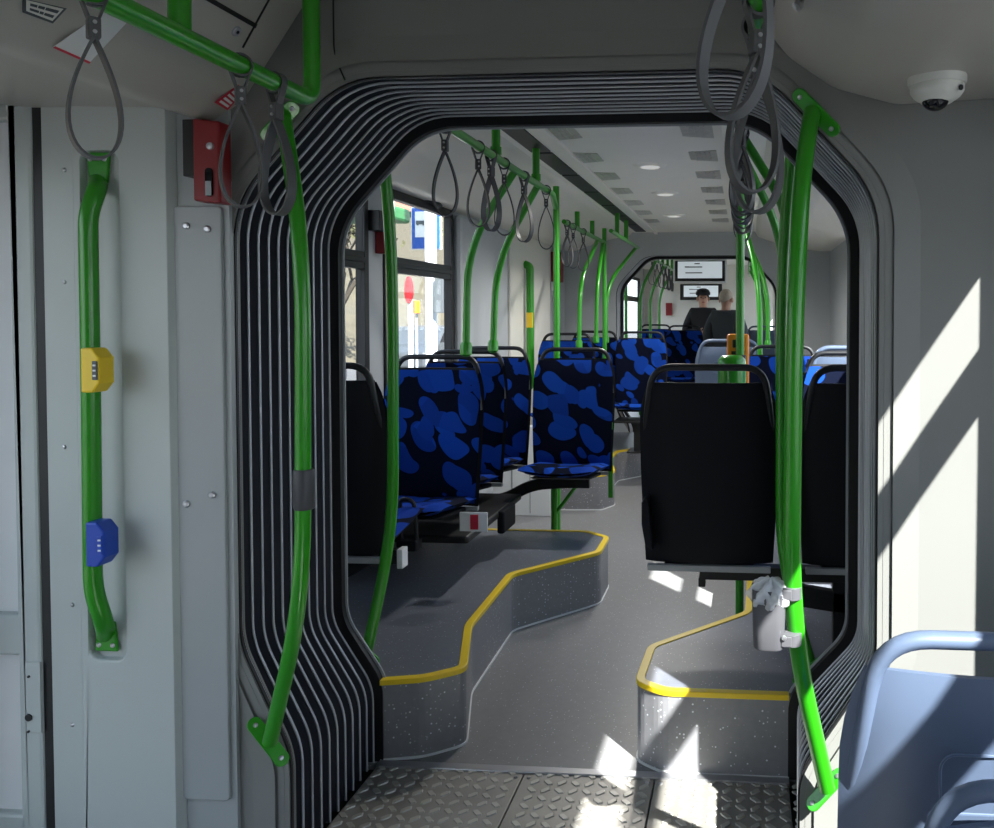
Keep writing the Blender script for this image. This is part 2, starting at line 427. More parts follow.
# near cabin walls. Left is a wide door bay, right a row of windows
side_wall('wall_right', XR, .08, Y0, YA, 0, 2.2, [(-1.9, -.2, .82, 2.06), (.0, 1.655, .82, 2.06)], 'panel_side')
window(2, XR, -1.9, -.2, .82, 2.06, inward=-1, transom=(1.60, 1.70)); window(1, XR, .0, 1.655, .82, 2.06, inward=-1, transom=(1.60, 1.70))
XD = -1.97
side_wall('wall_left', XD, -.08, Y0, YA, -.06, 2.2, [(-1.2, 1.78, .0, 1.86)], 'panel_side')
struct(MB().box(XD, XL, 1.945, YB+.03, -.06, 2.2).build('wall_left', 'panel_side'))
struct(MB().box(XR, XR+.08, YA, YB+.03, -.06, 2.2).build('wall_right', 'panel_side'))
# door leaves filling the bay
def leaf(idx, y0, y1):
    g = sgroup('door_%d' % idx, (XD, (y0+y1)/2, 0)); z0, z1 = .02, 1.86; m = MB(); t = .07
    m.box(XD-.06, XD, y0, y0+t, z0, z1).box(XD-.06, XD, y1-t, y1, z0, z1).box(XD-.06, XD, y0+t, y1-t, z0, z0+.12).box(XD-.06, XD, y0+t, y1-t, z1-.08, z1).box(XD-.06, XD, y0+t, y1-t, .66, .72)
    m.build('door_frame', 'white', g, bevel=.008); MB().box(XD-.034, XD-.03, y0+t*.7, y1-t*.7, z0+.1, z1-.06).build('door_glass', 'glass', g)
    m = MB()
    for za, zb in ((z0+.12, .66), (.72, z1-.08)):
        for (a, b, c, d) in ((y0+t, y1-t, za, za+.012), (y0+t, y1-t, zb-.012, zb), (y0+t, y0+t+.012, za, zb), (y1-t-.012, y1-t, za, zb)): m.box(XD-.05, XD-.01, a, b, c, d)
    m.build('door_gasket', 'black', g)
leaf(1, -1.2, .28); leaf(2, .29, 1.78)

# left bulkhead beside the bellows, made up of the door post, black seal and riveted panels
bulkhead('wall_bulkhead', YA, YA+.03, 'bulkhead', .0, low=(.57, .30), xl=-1.25, zt=2.2)
def px_x(px, y): return PY(px, 400, y).x
xa = px_x(48, 1.90); xb = px_x(81, 1.90); xc = px_x(170, 1.885); xd = px_x(180, 1.905); xe = px_x(231, 1.905)
struct(MB().box(xa, xb-.001, 1.895, 1.94, 0, 1.90).build('wall_panel', 'panel_grey', bevel=.002))
seal = MB(); seal.box(px_x(36, 1.9), xa, 1.899, 1.94, 0, 1.90); struct(seal.build('trim_2', 'black'))
# door post with its deep window rebate and striker plate
post = sgroup('wall_door_post', (XD, 1.86, 0)); m = MB(); x36 = px_x(36, 1.893); x16 = px_x(17, 1.893)
m.box(x16, x36, 1.893, 1.94, 0, 1.90); m.box(XD, x16, 1.893, 1.94, 0, PY(0, 828, 1.87).z+.02); m.box(XD, x16, 1.893, 1.94, PY(0, 660, 1.87).z, PY(0, 618, 1.87).z); m.box(XD, x16, 1.893, 1.94, PY(0, 118, 1.87).z, 1.90)
m.build('post', 'panel_grey', post, bevel=.008)
m = MB(); m.box(XD, x16, 1.915, 1.94, .1, 1.88); m.build('rebate', 'white', post)
za, zb = PY(24, 738, 1.862).z, PY(24, 667, 1.862).z
MB().box(px_x(20, 1.89), px_x(35, 1.89), 1.888, 1.894, za, zb).build('striker_plate', 'panel_grey', post, bevel=.001)
m = MB()
for py_, r_ in ((677, .003), (718, .009), (732, .003)): m.lathe([(.0001, 0), (r_, 0), (r_, .003), (.0001, .003)], PY(28, py_, 1.885), axis=(0, 1, 0), n=12)
m.build('striker_hole', 'black', post, split=True)

# main riveted panel with the recess for the handrail
def plate_hole(outer, inner, y0, y1):
    """outer and inner loops with the same count, in (x,z)"""
    mb = MB(); n = len(outer); vs = []
    for (a, b) in zip(outer, inner): vs += [(a[0], y0, a[1]), (b[0], y0, b[1]), (a[0], y1, a[1]), (b[0], y1, b[1])]
    fs = []
    for i in range(n):
        j = (i+1) % n; fs += [(4*i, 4*j, 4*j+1, 4*i+1), (4*i+2, 4*i+3, 4*j+3, 4*j+2), (4*i+1, 4*j+1, 4*j+3, 4*i+3), (4*i, 4*i+2, 4*j+2, 4*j)]
    return mb.add(vs, fs)
hx0, hx1 = px_x(84, 1.885), px_x(122, 1.885); hz0, hz1 = PY(100, 660, 1.885).z, PY(100, 150, 1.885).z
o_ = rrect(xb, xc, 0, 1.895, .004); i_ = rrect(hx0, hx1, hz0, hz1, .03)
pn = sgroup('wall_handrail_panel', ((xb+xc)/2, 1.885, 0))
plate_hole(o_, i_, 1.885, 1.925).build('panel', 'panel_grey', pn, bevel=.005)
MB().box(hx0-.01, hx1+.01, 1.907, 1.93, hz0-.01, hz1+.01).build('recess', 'panel_grey', pn)
MB().prism([(xc, 1.885), (xd, 1.905), (xd, 1.93), (xc, 1.93)], 'z', 0, 1.88).build('chamfer', 'panel_grey', pn)
# access plate
ap = sgroup('wall_access_plate', ((xd+xe)/2, 1.905, 0))
MB().box(xd, xe, 1.908, 1.93, 0, 1.88).build('backing', 'plate', ap)
pl0 = px_x(176, 1.9); pl1 = px_x(224, 1.9)
z0_, z1_ = PY(200, 800, 1.9).z, PY(200, 206, 1.9).z
MB().prism(rrect(pl0, pl1, z0_, z1_, .012), 'y', 1.899, 1.91).build('cover_plate', 'plate', ap, bevel=.003)
m = MB()
for p in ((186, 226), (207, 229), (186, 504), (212, 495)):
    m.lathe([(.0001, -.004), (.005, -.004), (.0085, -.001), (.0085, .004), (.0001, .004)], PY(p[0], p[1], 1.896), axis=(0, 1, 0), n=12)
m.build('bolt', 'alu', ap, smooth=30, split=True)
m = MB()
for p in (170, 282, 447, 605, 725):
    m.lathe([(.0001, -.003), (.004, -.002), (.006, .001), (.0001, .001)], PY(64 if p < 500 else 72, p, 1.894), axis=(0, 1, 0), n=10)
m.build('rivet', 'alu', ap, split=True)
# seam of the ceiling bulkhead panel
sm = MB(); sm.tube(fillet([PY(333, -10, 1.918), PY(334, 55, 1.918), PY(345, 80, 1.918)], .03), .002, 6); sm.tube([PY(336, 56, 1.918), PY(740, 47, 1.918)], .0015, 6)
struct(sm.build('trim_3', 'black'))

# ceilings
struct(MB().box(-2.0, XR+.08, Y0, YA+.03, 2.2, 2.26).build('ceiling', 'ceiling'))
def cove(name, prof, y0, y1, material):
    p3 = fillet([(p[0], 0, p[1]) for p in prof], .02, 5); n = len(p3); mb = MB()
    mb.add([(p.x, y, p.z) for y in (y0, y1) for p in p3], [(i, i+1, i+1+n, i+n) for i in range(n-1)])
    top = 2.2
    mb.add([(p.x, y, z) for y in (y0, y1) for p in p3 for z in (p.z, top)], [(2*i+k, 2*i+1+k, 2*i+3+k, 2*i+2+k) for k in (0, 2*n) for i in range(n-1)])
    return struct(mb.build(name, material, smooth=50))
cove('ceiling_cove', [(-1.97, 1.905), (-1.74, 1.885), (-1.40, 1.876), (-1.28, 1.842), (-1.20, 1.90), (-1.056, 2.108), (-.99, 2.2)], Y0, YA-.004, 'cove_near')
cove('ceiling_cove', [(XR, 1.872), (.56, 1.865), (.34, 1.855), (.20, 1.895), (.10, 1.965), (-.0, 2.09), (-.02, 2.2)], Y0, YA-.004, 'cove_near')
# rear bulkhead far behind the viewer
struct(MB().box(-2.0, XR+.08, Y0-.06, Y0, -.06, 2.26).build('wall_back', 'panel_side'))

# ---- middle section shell
yw = lambda px: PX(px, 300, XL).y
wy = [yw(450)]
LW = [(2.55, yw(367), .92, 2.0), (yw(383), yw(452), .92, 2.0)]
side_wall('wall_left', XL, -.035, YB, YC, -.06, 2.2, LW, 'panel_side')
for k, h in enumerate(LW): window(3+k, XL, h[0], h[1], h[2], h[3], inward=1)
RW = [(2.65, 4.2, .85, 2.06), (4.3, 5.6, .85, 2.06), (5.7, 6.5, .85, 2.06)]
side_wall('wall_right', XR, .08, YB, YC, -.06, 2.2, RW, 'panel_side')
for k, h in enumerate(RW): window(5+k, XR, h[0], h[1], h[2], h[3], inward=-1)
bulkhead('wall_bulkhead', YB+.036, YB+.042, 'panel_side', .004)
struct(MB().box(XL, XR, YB+.03, YC, ZC, 2.24).build('ceiling', 'ceiling'))
cove('ceiling_cove', [(XL, 2.0), (-1.62, 2.0), (-1.4, 2.08), (-1.1, 2.145), (-1.04, ZC+.03)], YB+.04, YC, 'panel_cream')
cove('ceiling_cove', [(XR, 1.98), (.70, 1.98), (.4, 2.02), (.12, 2.12), (.08, ZC+.03)], YB+.04, YC, 'panel_cream')
# dark slot along the left side of the ceiling, broken by joints
for k in range(8):
    ya = 2.7+k*.64
    struct(MB().box(-1.03, -.935, ya, ya+.61, ZC-.006, ZC).build('trim_4', 'black'))
struct(MB().box(-.86, -.835, YB+.04, YC, ZC-.02, ZC).build('trim_5', 'ceiling', bevel=.004))
struct(MB().box(-.10, -.075, YB+.04, YC, ZC-.02, ZC).build('trim_6', 'ceiling', bevel=.004))
# cream door pillar and panels on the left wall before the second joint
y1, y2 = yw(508), yw(548)
struct(MB().box(XL, XL+.02, y1, y2, .0, 2.0).build('wall_panel', 'panel_cream', bevel=.006))
struct(MB().box(XL, XL+.05, LW[1][1]+.02, yw(486), .0, 1.98).build('wall_panel', 'panel_side', bevel=.03))
xw = PY(551, 500, 5.55).x
sp = sgroup('wall_step_panel', (XL, 5.55, 0)); MB().box(XL, xw, 5.55, 5.60, 0, .62).build('panel', 'white', sp, bevel=.006)
q1, q2, q3 = PY(512, 500, 5.548), PY(530, 500, 5.548), PY(549, 500, 5.548)
m = MB(); m.tube([(q1.x, 5.549, .02), (q1.x, 5.549, .6)], .003, 6); m.tube(fillet([(q2.x, 5.549, .02), (q2.x, 5.549, .30), (q1.x+.04, 5.549, .36), (q1.x+.03, 5.549, .6)], .03), .002, 6); m.build('seam', 'ink', sp, split=True)
MB().box(q1.x+.01, q1.x+.025, 5.542, 5.55, .12, .17).build('latch', 'ink', sp, bevel=.002)
bulkhead('wall_bulkhead', YC, YC+.03, 'panel_side', .0)
bulkhead('wall_bulkhead', YD-.03, YD, 'panel_side', .0)
# ---- far section shell
side_wall('wall_left', XL, -.035, YC, YE, -.06, 2.2, [(8.8, 10.4, .92, 1.98), (10.6, 13.6, .3, 1.98)], 'panel_side')
window(7, XL, 8.8, 10.4, .92, 1.98); window(8, XL, 10.6, 13.6, .3, 1.98)
side_wall('wall_right', XR, .08, YC, YE, -.06, 2.2, [(8.8, 11.0, .92, 1.98), (11.2, 13.8, .92, 1.98)], 'panel_side')
window(9, XR, 8.8, 11.0, .92, 1.98, inward=-1); window(10, XR, 11.2, 13.8, .92, 1.98, inward=-1)
struct(MB().box(XL, XR, YC+.03, YE, ZC, 2.24).build('ceiling', 'ceiling'))
struct(MB().box(XL-.08, XR+.08, YE, YE+.08, -.06, 2.26).build('wall_front', 'panel_cream'))

# ================================================================== BELLOWS
def bellows(ya, yb, label, n_fold=10, out0=.0, out1=.03, seal=True):
    g = thing('bellows', (XC, (ya+yb)/2, 0), label, 'bellows')
    fold = []; per = 8
    lows0, lows1 = (.57, .30), (.44, .25)
    total = n_fold*per
    rows = []
    for j in range(total+1):
        t = j/total; ph = (j % per)/per
        d = .045*(math.sin(PI*ph)**.8)
        rows.append((ya+(yb-ya)*t, out0+(out1-out0)*t+d, tuple(a*(1-t)+b*t for a, b in zip(lows0, lows1))))
    loops = [ring(o, l, y) for (y, o, l) in rows]; n = len(loops[0])
    mb = MB(); mb.add([p for L in loops for p in L], [(j*n+i, j*n+i+1, (j+1)*n+i+1, (j+1)*n+i) for j in range(total) for i in range(n-1)])
    mb.build('fold_wall', 'rubber', g, smooth=60)
    for k in range(n_fold+1):
        y, o, l = rows[k*per]
        c = MB(); c.tube(ring(o-.001, l, y), .0034, 6); c.build('fold_rail', 'crest', g, smooth=60)
    def band(o0, o1, y, low, nm, m_, th=.01, o_low=None):
        a = ring(o0, low, y); b = ring(o1, low, y); mb = MB(); n = len(a)
        vs = []
        for p, q in zip(a, b): vs += [p, q, p+Vector((0, th, 0)), q+Vector((0, th, 0))]
        fs = []
        for i in range(n-1):
            j = i+1; fs += [(4*i, 4*j, 4*j+1, 4*i+1), (4*i+2, 4*i+3, 4*j+3, 4*j+2), (4*i, 4*i+2, 4*j+2, 4*j), (4*i+1, 4*j+1, 4*j+3, 4*i+3)]
        mb.add(vs, fs).build(nm, m_, g)
    band(0, .07, yb+.004, (.44, .25), 'end_seal', 'black', .022)
    band(-.006, .05, yb+.027, (.44, .25), 'end_trim', 'trim_grey', .006)
    band(-.004, .016, ya-.01, lows0, 'front_trim', 'black', .012)
    band(.012, .03, ya-.016, lows0, 'front_rim', 'bulkhead', .02)
    return g
bellows(YA+.015, YB, 'ribbed black bellows ring with pale fold rails framing the nearest gangway')
bellows(YC+.03, YD-.04, 'farther ribbed bellows ring at the end of the middle section', n_fold=6)

a_, b_ = ring(.032, (.57, .30), 1.912), ring(.10, (.60, .32), 1.912); n_ = len(a_); vs_ = []; fs2 = []
for p_, q_ in zip(a_, b_): vs_ += [p_, q_+Vector((0, .009, 0)), p_+Vector((0, .012, 0))]
fs2 = [(3*i, 3*i+1, 3*i+4, 3*i+3) for i in range(n_-1)]
struct(MB().add([Vector((max(-1.275, v.x), v.y, v.z)) for v in vs_], fs2).build('trim_8', 'bulkhead', smooth=40))

# ================================================================== GREEN TUBES
RT = .0175
def flange(mb, c, axis, up, w=.055, h=.13):
    axis = Vector(axis).normalized(); up = Vector(up); up = (up-axis*up.dot(axis)).normalized(); sd = axis.cross(up)
    M = Matrix((sd, up, axis)).transposed(); pts = rrect(-w/2, w/2, -h/2, h/2, w*.48, 5); n = len(pts)
    vs = [Vector(c)+M@Vector((p[0], p[1], z)) for z in (0, .008) for p in pts]
    mb.add(vs, [tuple(range(n)), tuple(range(2*n-1, n-1, -1))]+[(i, i+n, (i+1) % n+n, (i+1) % n) for i in range(n)])
def pole(name, pts, label, r=RT, bend=.12, cat='pole', flanges=(), group=None, bolts=True, extra=None, collar=None):
    pts = [Vector(p) for p in pts]; lo = min(pts, key=lambda p: p.z)
    g = thing(name, lo, label, cat, group)
    MB().tube(fillet(pts, bend, 8), r, 14).build('tube', 'green', g, smooth=40)
    for (c, ax, up, *sz) in flanges:
        m = MB(); flange(m, c, ax, up, *sz); m.build('mounting_flange', 'green', g, bevel=.002)
        if bolts:
            m = MB(); ax = Vector(ax).normalized(); u_ = Vector(up); u_ = (u_-ax*u_.dot(ax)).normalized(); hh = (sz[1] if len(sz) > 1 else .13)*.36
            for s_ in (-1, 1): m.lathe([(.0001, 0), (.006, 0), (.005, .004), (.0001, .005)], Vector(c)+u_*hh*s_+ax*.008, axis=ax, n=8)
            m.build('bolt', 'alu', g, split=True)
    if extra: extra(g)
    return g

# the two stanchions in front of the bellows
y = 1.80
pts = [PY(284, 120, 1.885), PY(298, 215, 1.80), PY(303, 300, 1.78), PY(303, 600, 1.78), PY(270, 742, 1.86)]
nrmTL = Vector((.29, 0, -.27)).normalized()
pole('grab_pole', pts, 'bent green grab pole with grey sleeve on the left rim of near bellows', RT, .25,
     flanges=[(PY(280, 121, 1.905), (.45, -.75, -.45), (.6, 0, .62), .036, .12), (PY(268, 742, 1.90), (.5, -.65, .5), (-.6, 0, .75), .034, .14)],
     extra=lambda g: MB().lathe([(.021, -.045), (.0235, -.04), (.0235, .04), (.021, .045)], PY(304, 489, 1.78), n=16).build('sleeve', 'strap_dark', g, smooth=40))
pts = [PY(812, 112, 1.90), PY(802, 175, 1.80), PY(794, 330, 1.76), PY(791, 630, 1.76), PY(827, 788, 1.87)]
pole('grab_pole', pts, 'bent green grab pole on right rim of near bellows carrying the litter bin', RT*1.1, .25,
     flanges=[(PY(817, 112, 1.905), (-.45, -.75, -.45), (-.6, 0, .62), .036, .14), (PY(827, 790, 1.90), (-.5, -.65, .5), (.6, 0, .72), .034, .12)])
# the two stanchions just beyond the bellows
pts = [PY(384, 160, 2.56), PY(391, 240, 2.60), PY(393, 330, 2.62), PY(393, 530, 2.62), PY(366, 655, 2.56)]
pole('grab_pole', pts, 'bent green grab pole behind left side of near bellows beside black seat back', RT*1.05, .3,
     flanges=[(PY(378, 170, 2.55), (.0, 1, 0), (.6, 0, .62), .05, .14), (PY(362, 652, 2.54), (0, -1, 0), (-.6, 0, .5), .05, .14)])
pts = [PY(792, 145, 2.56), PY(784, 230, 2.62), PY(781, 330, 2.64), PY(781, 560, 2.64), PY(812, 668, 2.56)]
pole('grab_pole', pts, 'dark shaded green pole directly behind the litter bin pole', RT, .3,
     flanges=[(PY(812, 672, 2.54), (0, -1, 0), (.6, 0, .5), .05, .14)])

# overhead rails
zN = 1.872; xN = PY(311, 92, 1.84).x
g = pole('overhead_rail', [(xN-.02, -1.6, zN), (xN, 1.845, zN), (xN, 1.845, 2.195)], 'near left green overhead rail turning up to ceiling at bulkhead', .019, .05, 'handrail')
MB().tube([(xN-.01, PX(185, 10, xN).y, zN+.01), (xN-.01, PX(185, 10, xN).y, 2.195)], .019, 12).build('hanger', 'green', g, smooth=40)
MB().lathe([(.019, -.01), (.019, .01)], (xN, 1.845, 2.11)).build('collar', 'green', g, smooth=40)
xR_ = .02
g = pole('overhead_rail', [(xR_, -1.6, zN), (xR_, 1.52, zN), (xR_, 1.52, 2.195)], 'near right green overhead rail above the straps', .0165, .05, 'handrail')
zF = 2.0; xF = -.985
zC = lambda x: ZC if x > -1.0 else 2.13
yr = lambda px, x=-.985: PX(px, 150, x).y
rail_end = PX(557, 200, xF).y
g = pole('overhead_rail', [(xF+.01, 2.56, zF), (xF-.0, rail_end-.1, zF), (PY(557, 400, 4.72).x, 4.70, zF)], 'middle section green overhead rail nearest the camera on left', .016, .05, 'handrail')
for px in (496, 536):
    MB().tube([(xF, yr(px), zF+.005), (xF, yr(px), ZC)], .017, 12).build('hanger', 'green', g, smooth=40)
    MB().lathe([(.022, -.015), (.022, .015)], (xF, yr(px), zF+.03)).build('collar', 'green', g, smooth=40)
FPx = PY(557, 400, 4.72).x
pole('floor_pole', [(FPx, 4.72, 2.12), (FPx, 4.72, 0.0)], 'straight green floor to ceiling pole left of the single blue seat', .0185, .05)
xG = -1.2
ga = PX(564, 226, xG).y; gb = PX(604, 248, xG).y
g = pole('overhead_rail', [(xG, ga, zF), (xG, gb, zF)], 'middle section green rail over the left doorway', .016, .05, 'handrail')
for px in (577, 592):
    MB().tube([(xG, yr(px, xG), zF), (xG, yr(px, xG), 2.12)], .018, 12).build('hanger', 'green', g, smooth=40)
pole('floor_pole', [(xG, gb+.02, 2.12), (xG, gb+.02, .25)], 'straight green pole at the far side of the left doorway', .0185, .05)
ha, hb = PX(611, 235, xF).y, 7.6
g = pole('overhead_rail', [(xF, ha, zF), (xF, hb, zF)], 'short green overhead rail just before the farther bellows', .016, .05, 'handrail')
for px in (617, 626):
    MB().tube([(xF, yr(px, xF), zF), (xF, yr(px, xF), ZC)], .018, 12).build('hanger', 'green', g, smooth=40)
# curved seat poles, left
def seat_pole(top, mid, bot, label, r=.0165):
    return pole('seat_pole', [top, mid, bot], label, r, .28, 'pole', extra=lambda g: MB().lathe([(.012, -.03), (.026, -.02), (.026, .02), (.02, .035)], bot, n=12).build('clamp', 'green', g, smooth=40))
SY = dict(s1=3.55, s2=4.06, s3=4.55, c=4.4)
seat_pole((xF, yr(515), zF), PY(468, 245, SY['s1']+.03), PY(466, 350, SY['s1']+.03), 'curved green pole rising from the nearest blue window seat')
seat_pole((xF, yr(538), zF), PY(496, 262, SY['s2']+.03), PY(493, 347, SY['s2']+.03), 'curved green pole rising from the second blue window seat')
seat_pole((xG, PX(598, 246, xG).y, zF), PY(580, 280, 6.0), PY(579, 345, 6.0), 'curved green pole behind the handle of single blue seat')
seat_pole((xG, gb-.05, zF), PY(597, 285, 6.5), PY(596, 340, 6.5), 'slim curved green pole left of the farther bellows')
seat_pole((xF, hb-.1, zF), PY(606, 285, 7.1), PY(606, 340, 7.1), 'curved green pole right against the farther bellows rim')
# right hand rail and its curved poles
xQ = -.01
g = pole('overhead_rail', [(xQ, 2.56, zF), (xQ, 7.6, zF)], 'middle section green overhead rail on the right above seats', .016, .05, 'handrail')
for y in (3.0, 4.3, 5.6, 6.9):
    MB().tube([(xQ, y, zF), (xQ, y, ZC)], .017, 12).build('hanger', 'green', g, smooth=40)
seat_pole((xQ, 2.9, zF), PY(790, 212, 2.95), PY(792, 360, 2.95), 'curved green pole from right rail hidden partly behind bin pole')
seat_pole((xQ, 3.25, zF), PY(783, 236, 3.35), PY(784, 360, 3.35), 'second curved green pole from the right overhead rail')
seat_pole((xQ, 5.4, zF), PY(760, 285, 5.1), PY(760, 380, 5.1), 'third curved green pole from the right overhead rail')
seat_pole((xQ, 6.4, zF), PY(768, 285, 6.2), PY(768, 345, 6.2), 'farthest curved green pole from the right overhead rail')
VP_ = PY(740, 355, 3.62)
pole('floor_pole', [(VP_.x, VP_.y, zF+.17), (VP_.x, VP_.y, 0)], 'straight green pole holding the orange ticket validator', .0185, .05)
# far section rails and poles
for (x, nm) in ((-1.0, 'left'), (.06, 'right')):
    g = pole('overhead_rail', [(x, 8.6, zF), (x, 13.6, zF)], 'far section green overhead rail on the %s' % nm, .016, .05, 'handrail')
    for k in range(8): MB().tube([(x, 8.75+k*.65, zF), (x, 8.75+k*.65, ZC)], .018, 8).build('hanger', 'green', g)
    for k, y in enumerate((9.3, 10.3, 11.4)):
        o = 1 if x > 0 else -1
        pole('floor_pole', [(x, y, zF), (x+o*.18, y, 1.65), (x+o*.18, y, .25 if y < 11 else 0)], 'far section bent green pole, %s of three on the %s' % (('nearest', 'middle', 'farthest')[k], nm), .018, .15)
for k, px in enumerate((618, 626)):
    p = PY(px, 265, 8.9+.6*k); pole('floor_pole', [(p.x, p.y, 2.05), (p.x, p.y, .25)], '%s green pole seen through farther bellows at its left rim' % ('near', 'next')[k], .02, .05)

# wall handrails with buttons
def handrail(pts, fl, label, extra=None, r=.0185, wbolt=True):
    g = thing('wall_handrail', pts[-1], label, 'handrail')
    MB().tube(fillet(pts, .06, 8), r, 14).build('tube', 'green', g, smooth=40)
    for (p, up) in fl:
        m = MB(); M = Matrix.Identity(3); w, h = .062, .075
        poly = [(-w/2*.75, -h*.5), (w/2*.75, -h*.5), (w/2, h*.5), (-w/2, h*.5)]
        if up < 0: poly = [(a, -b) for a, b in poly]
        poly = [(p[0]+a, p[2]+b) for a, b in poly]
        m.prism(poly, 'y', p[1]-.004, p[1]+.004); m.build('foot_plate', 'green', g, bevel=.006)
        m = MB()
        for s_ in (-1, 1): m.lathe([(.0001, -.003), (.004, -.003), (.0065, 0), (.0001, .001)], (p[0]+s_*.018, p[1]-.005, p[2]+up*h*.28), axis=(0, 1, 0), n=10)
        m.build('foot_screw', 'alu', g, split=True)
    if extra: extra(g)
    return g
def buttons(g):
    for (px, py, nm, mt, cm) in ((96, 370, 'stop_button', 'button_yellow', 'ink'), (101, 543, 'door_button', 'button_blue', 'white')):
        c = PY(px, py, 1.82); m = MB()
        poly = [(-.024, -.052), (.004, -.052), (.022, -.03), (.022, .03), (.004, .052), (-.024, .052)]
        m.prism([(c.x+a, c.z+b) for a, b in poly], 'y', c.y-.018, c.y+.03); b_ = m.build(nm, mt, g, bevel=.004)
        MB().box(c.x+.006, c.x+.019, c.y-.0205, c.y-.017, c.z-.022, c.z+.022).build('button_face', cm if nm == 'stop_button' else 'button_blue', b_, bevel=.002)
        m = MB()
        for q in (-.012, 0, .012): m.box(c.x+.009, c.x+.016, c.y-.0215, c.y-.0200, c.z+q-.002, c.z+q+.002)
        m.build('button_mark', 'white', b_, split=True)
handrail([PY(99, 180, 1.918), PY(97, 190, 1.86), PY(88, 215, 1.845), PY(91, 400, 1.845), PY(93, 590, 1.845), PY(104, 622, 1.86), PY(106, 634, 1.905)],
         [(PY(99, 168, 1.90), 1), (PY(107, 636, 1.90), -1)], 'thick green door handrail with yellow and blue buttons on left panel', buttons, .0205)
ym = (y1+y2)/2
def fb(g): MB().box(XL+.04, XL+.09, yw(522)-.03, yw(522)+.03, 1.28, 1.40).build('stop_button', 'button_yellow', g, bevel=.005)
gh = thing('wall_handrail', (XL+.06, yw(522), .8), 'distant green handrail with yellow button on the cream door pillar', 'handrail')
MB().tube(fillet([(XL+.02, yw(522), 1.78), (XL+.065, yw(522), 1.76), (XL+.065, yw(522), .82), (XL+.02, yw(522), .80)], .03), .03, 12).build('tube', 'green', gh, smooth=40); fb(gh)

# ================================================================== STRAPS
def make_strap(mt='strap'):
    g = thing('hanging_strap', (0, 0, 0), 'x', 'strap')
    m = MB(); m.sweep([(.022*math.cos(a), 0, .022*math.sin(a)) for a in [2*PI*k/20 for k in range(20)]], [(.009, .0022), (-.009, .0022), (-.009, -.0022), (.009, -.0022)], closed=True, up=(0, 1, 0))
    m.sweep([(s_*.021+(-s_*.015)*t, 0, -.006-.045*t) for s_ in (-1,) for t in (0, .5, 1)], [(.009, .002), (-.009, .002), (-.009, -.002), (.009, -.002)], up=(0, 1, 0))
    m.sweep([(.021-.015*t, 0, -.006-.045*t) for t in (0, .5, 1)], [(.009, .002), (-.009, .002), (-.009, -.002), (.009, -.002)], up=(0, 1, 0))
    m.build('rail_collar', mt, g, local=True)
    MB().box(-.010, .010, -.013, .013, -.082, -.045).build('buckle', mt, g, local=True, bevel=.003)
    m = MB()
    for z in (-.055, -.072): m.lathe([(.0001, -.016), (.0035, -.016), (.0035, .016), (.0001, .016)], (0, 0, z), axis=(0, 1, 0), n=8)
    m.build('rivet', 'alu', g, local=True, split=True)
    L = .215; Wd = .052; P = []
    for k in range(40):
        t = 2*PI*k/40; q = (1-math.cos(t))/2; P.append((Wd*math.sin(t)*q**.55, 0, -.078-L*q))
    MB().sweep(P, [(.0135, .0022), (-.0135, .0022), (-.0135, -.0022), (.0135, -.0022)], closed=True, up=(0, 1, 0)).build('hand_loop', mt, g, local=True, smooth=50)
    return g
st0 = make_strap(); used = False
st1 = make_strap('strap_dark'); used1 = False
def strap(x, y, z, rz, tilt, label, dark=False, scale=1, swing=0):
    global used, used1
    if dark:
        g = st1 if not used1 else copy_tree(st1); used1 = True
    else:
        g = st0 if not used else copy_tree(st0); used = True
    g.location = (x, y, z); g.rotation_euler = (tilt, swing, rz); g['label'] = label; g['group'] = 'hanging hand straps'; g.scale = (scale,)*3
strap(xN-.0, PX(93, 5, xN).y, zN, .85, 0, 'large grey strap nearest the camera at the top left', scale=.86)
strap(xN, PX(240, 60, xN).y, zN, .7, 0, 'grey strap on near left rail, just right of the red box', scale=.95)
strap(xN, PX(276, 80, xN).y, zN, -.2, 0, 'grey strap on near left rail closest to the bulkhead elbow', scale=.95)
strap(xR_, .90, zN, -.35, 0, 'biggest grey loop at top right, nearest on the right rail', scale=.95, swing=.16)
strap(xR_, 1.32, zN, .35, 0, 'second grey strap from the camera on near right rail', scale=1.02, swing=.04)
strap(xR_, 1.43, zN, -.35, 0, 'grey strap at the forward end of near right rail', scale=1.08)
fs_ = [(445, 'single dark strap hanging in front of the left window'), (478, 'first of the bunched dark straps right of the left window'), (491, 'second of the bunched dark straps right of the left window'),
       (504, 'third of the bunched dark straps right of the left window'), (524, 'dark strap just right of second curved green pole top'), (546, 'last dark strap before the straight green pole')]
for k, (px, lb) in enumerate(fs_): strap(xF, yr(px), zF, (.1, .5, -.4, .3, -.3, .2)[k], 0, lb, True)
for k, px in enumerate((567, 573, 583)): strap(xG, yr(px, xG), zF, .3*k-.2, 0, 'dark strap on the left doorway rail, %s from camera' % ('first', 'second', 'third')[k], True)
for k, y in enumerate((2.66, 2.74, 2.86, 3.0, 3.15, 3.35, 3.7)):
    strap(xQ, y, zF, (-.4, .5, .1, -.6, .3, .7, -.2)[k], 0, 'dark strap in the cluster on the right rail, %s from the camera' % ('first', 'second', 'third', 'fourth', 'fifth', 'sixth', 'seventh')[k], True)
for k in range(6): strap(-1.0, 8.9+k*.5, zF, .3*k, 0, 'tiny dark strap on far left rail, %s from the camera' % ('first', 'second', 'third', 'fourth', 'fifth', 'sixth')[k], True)

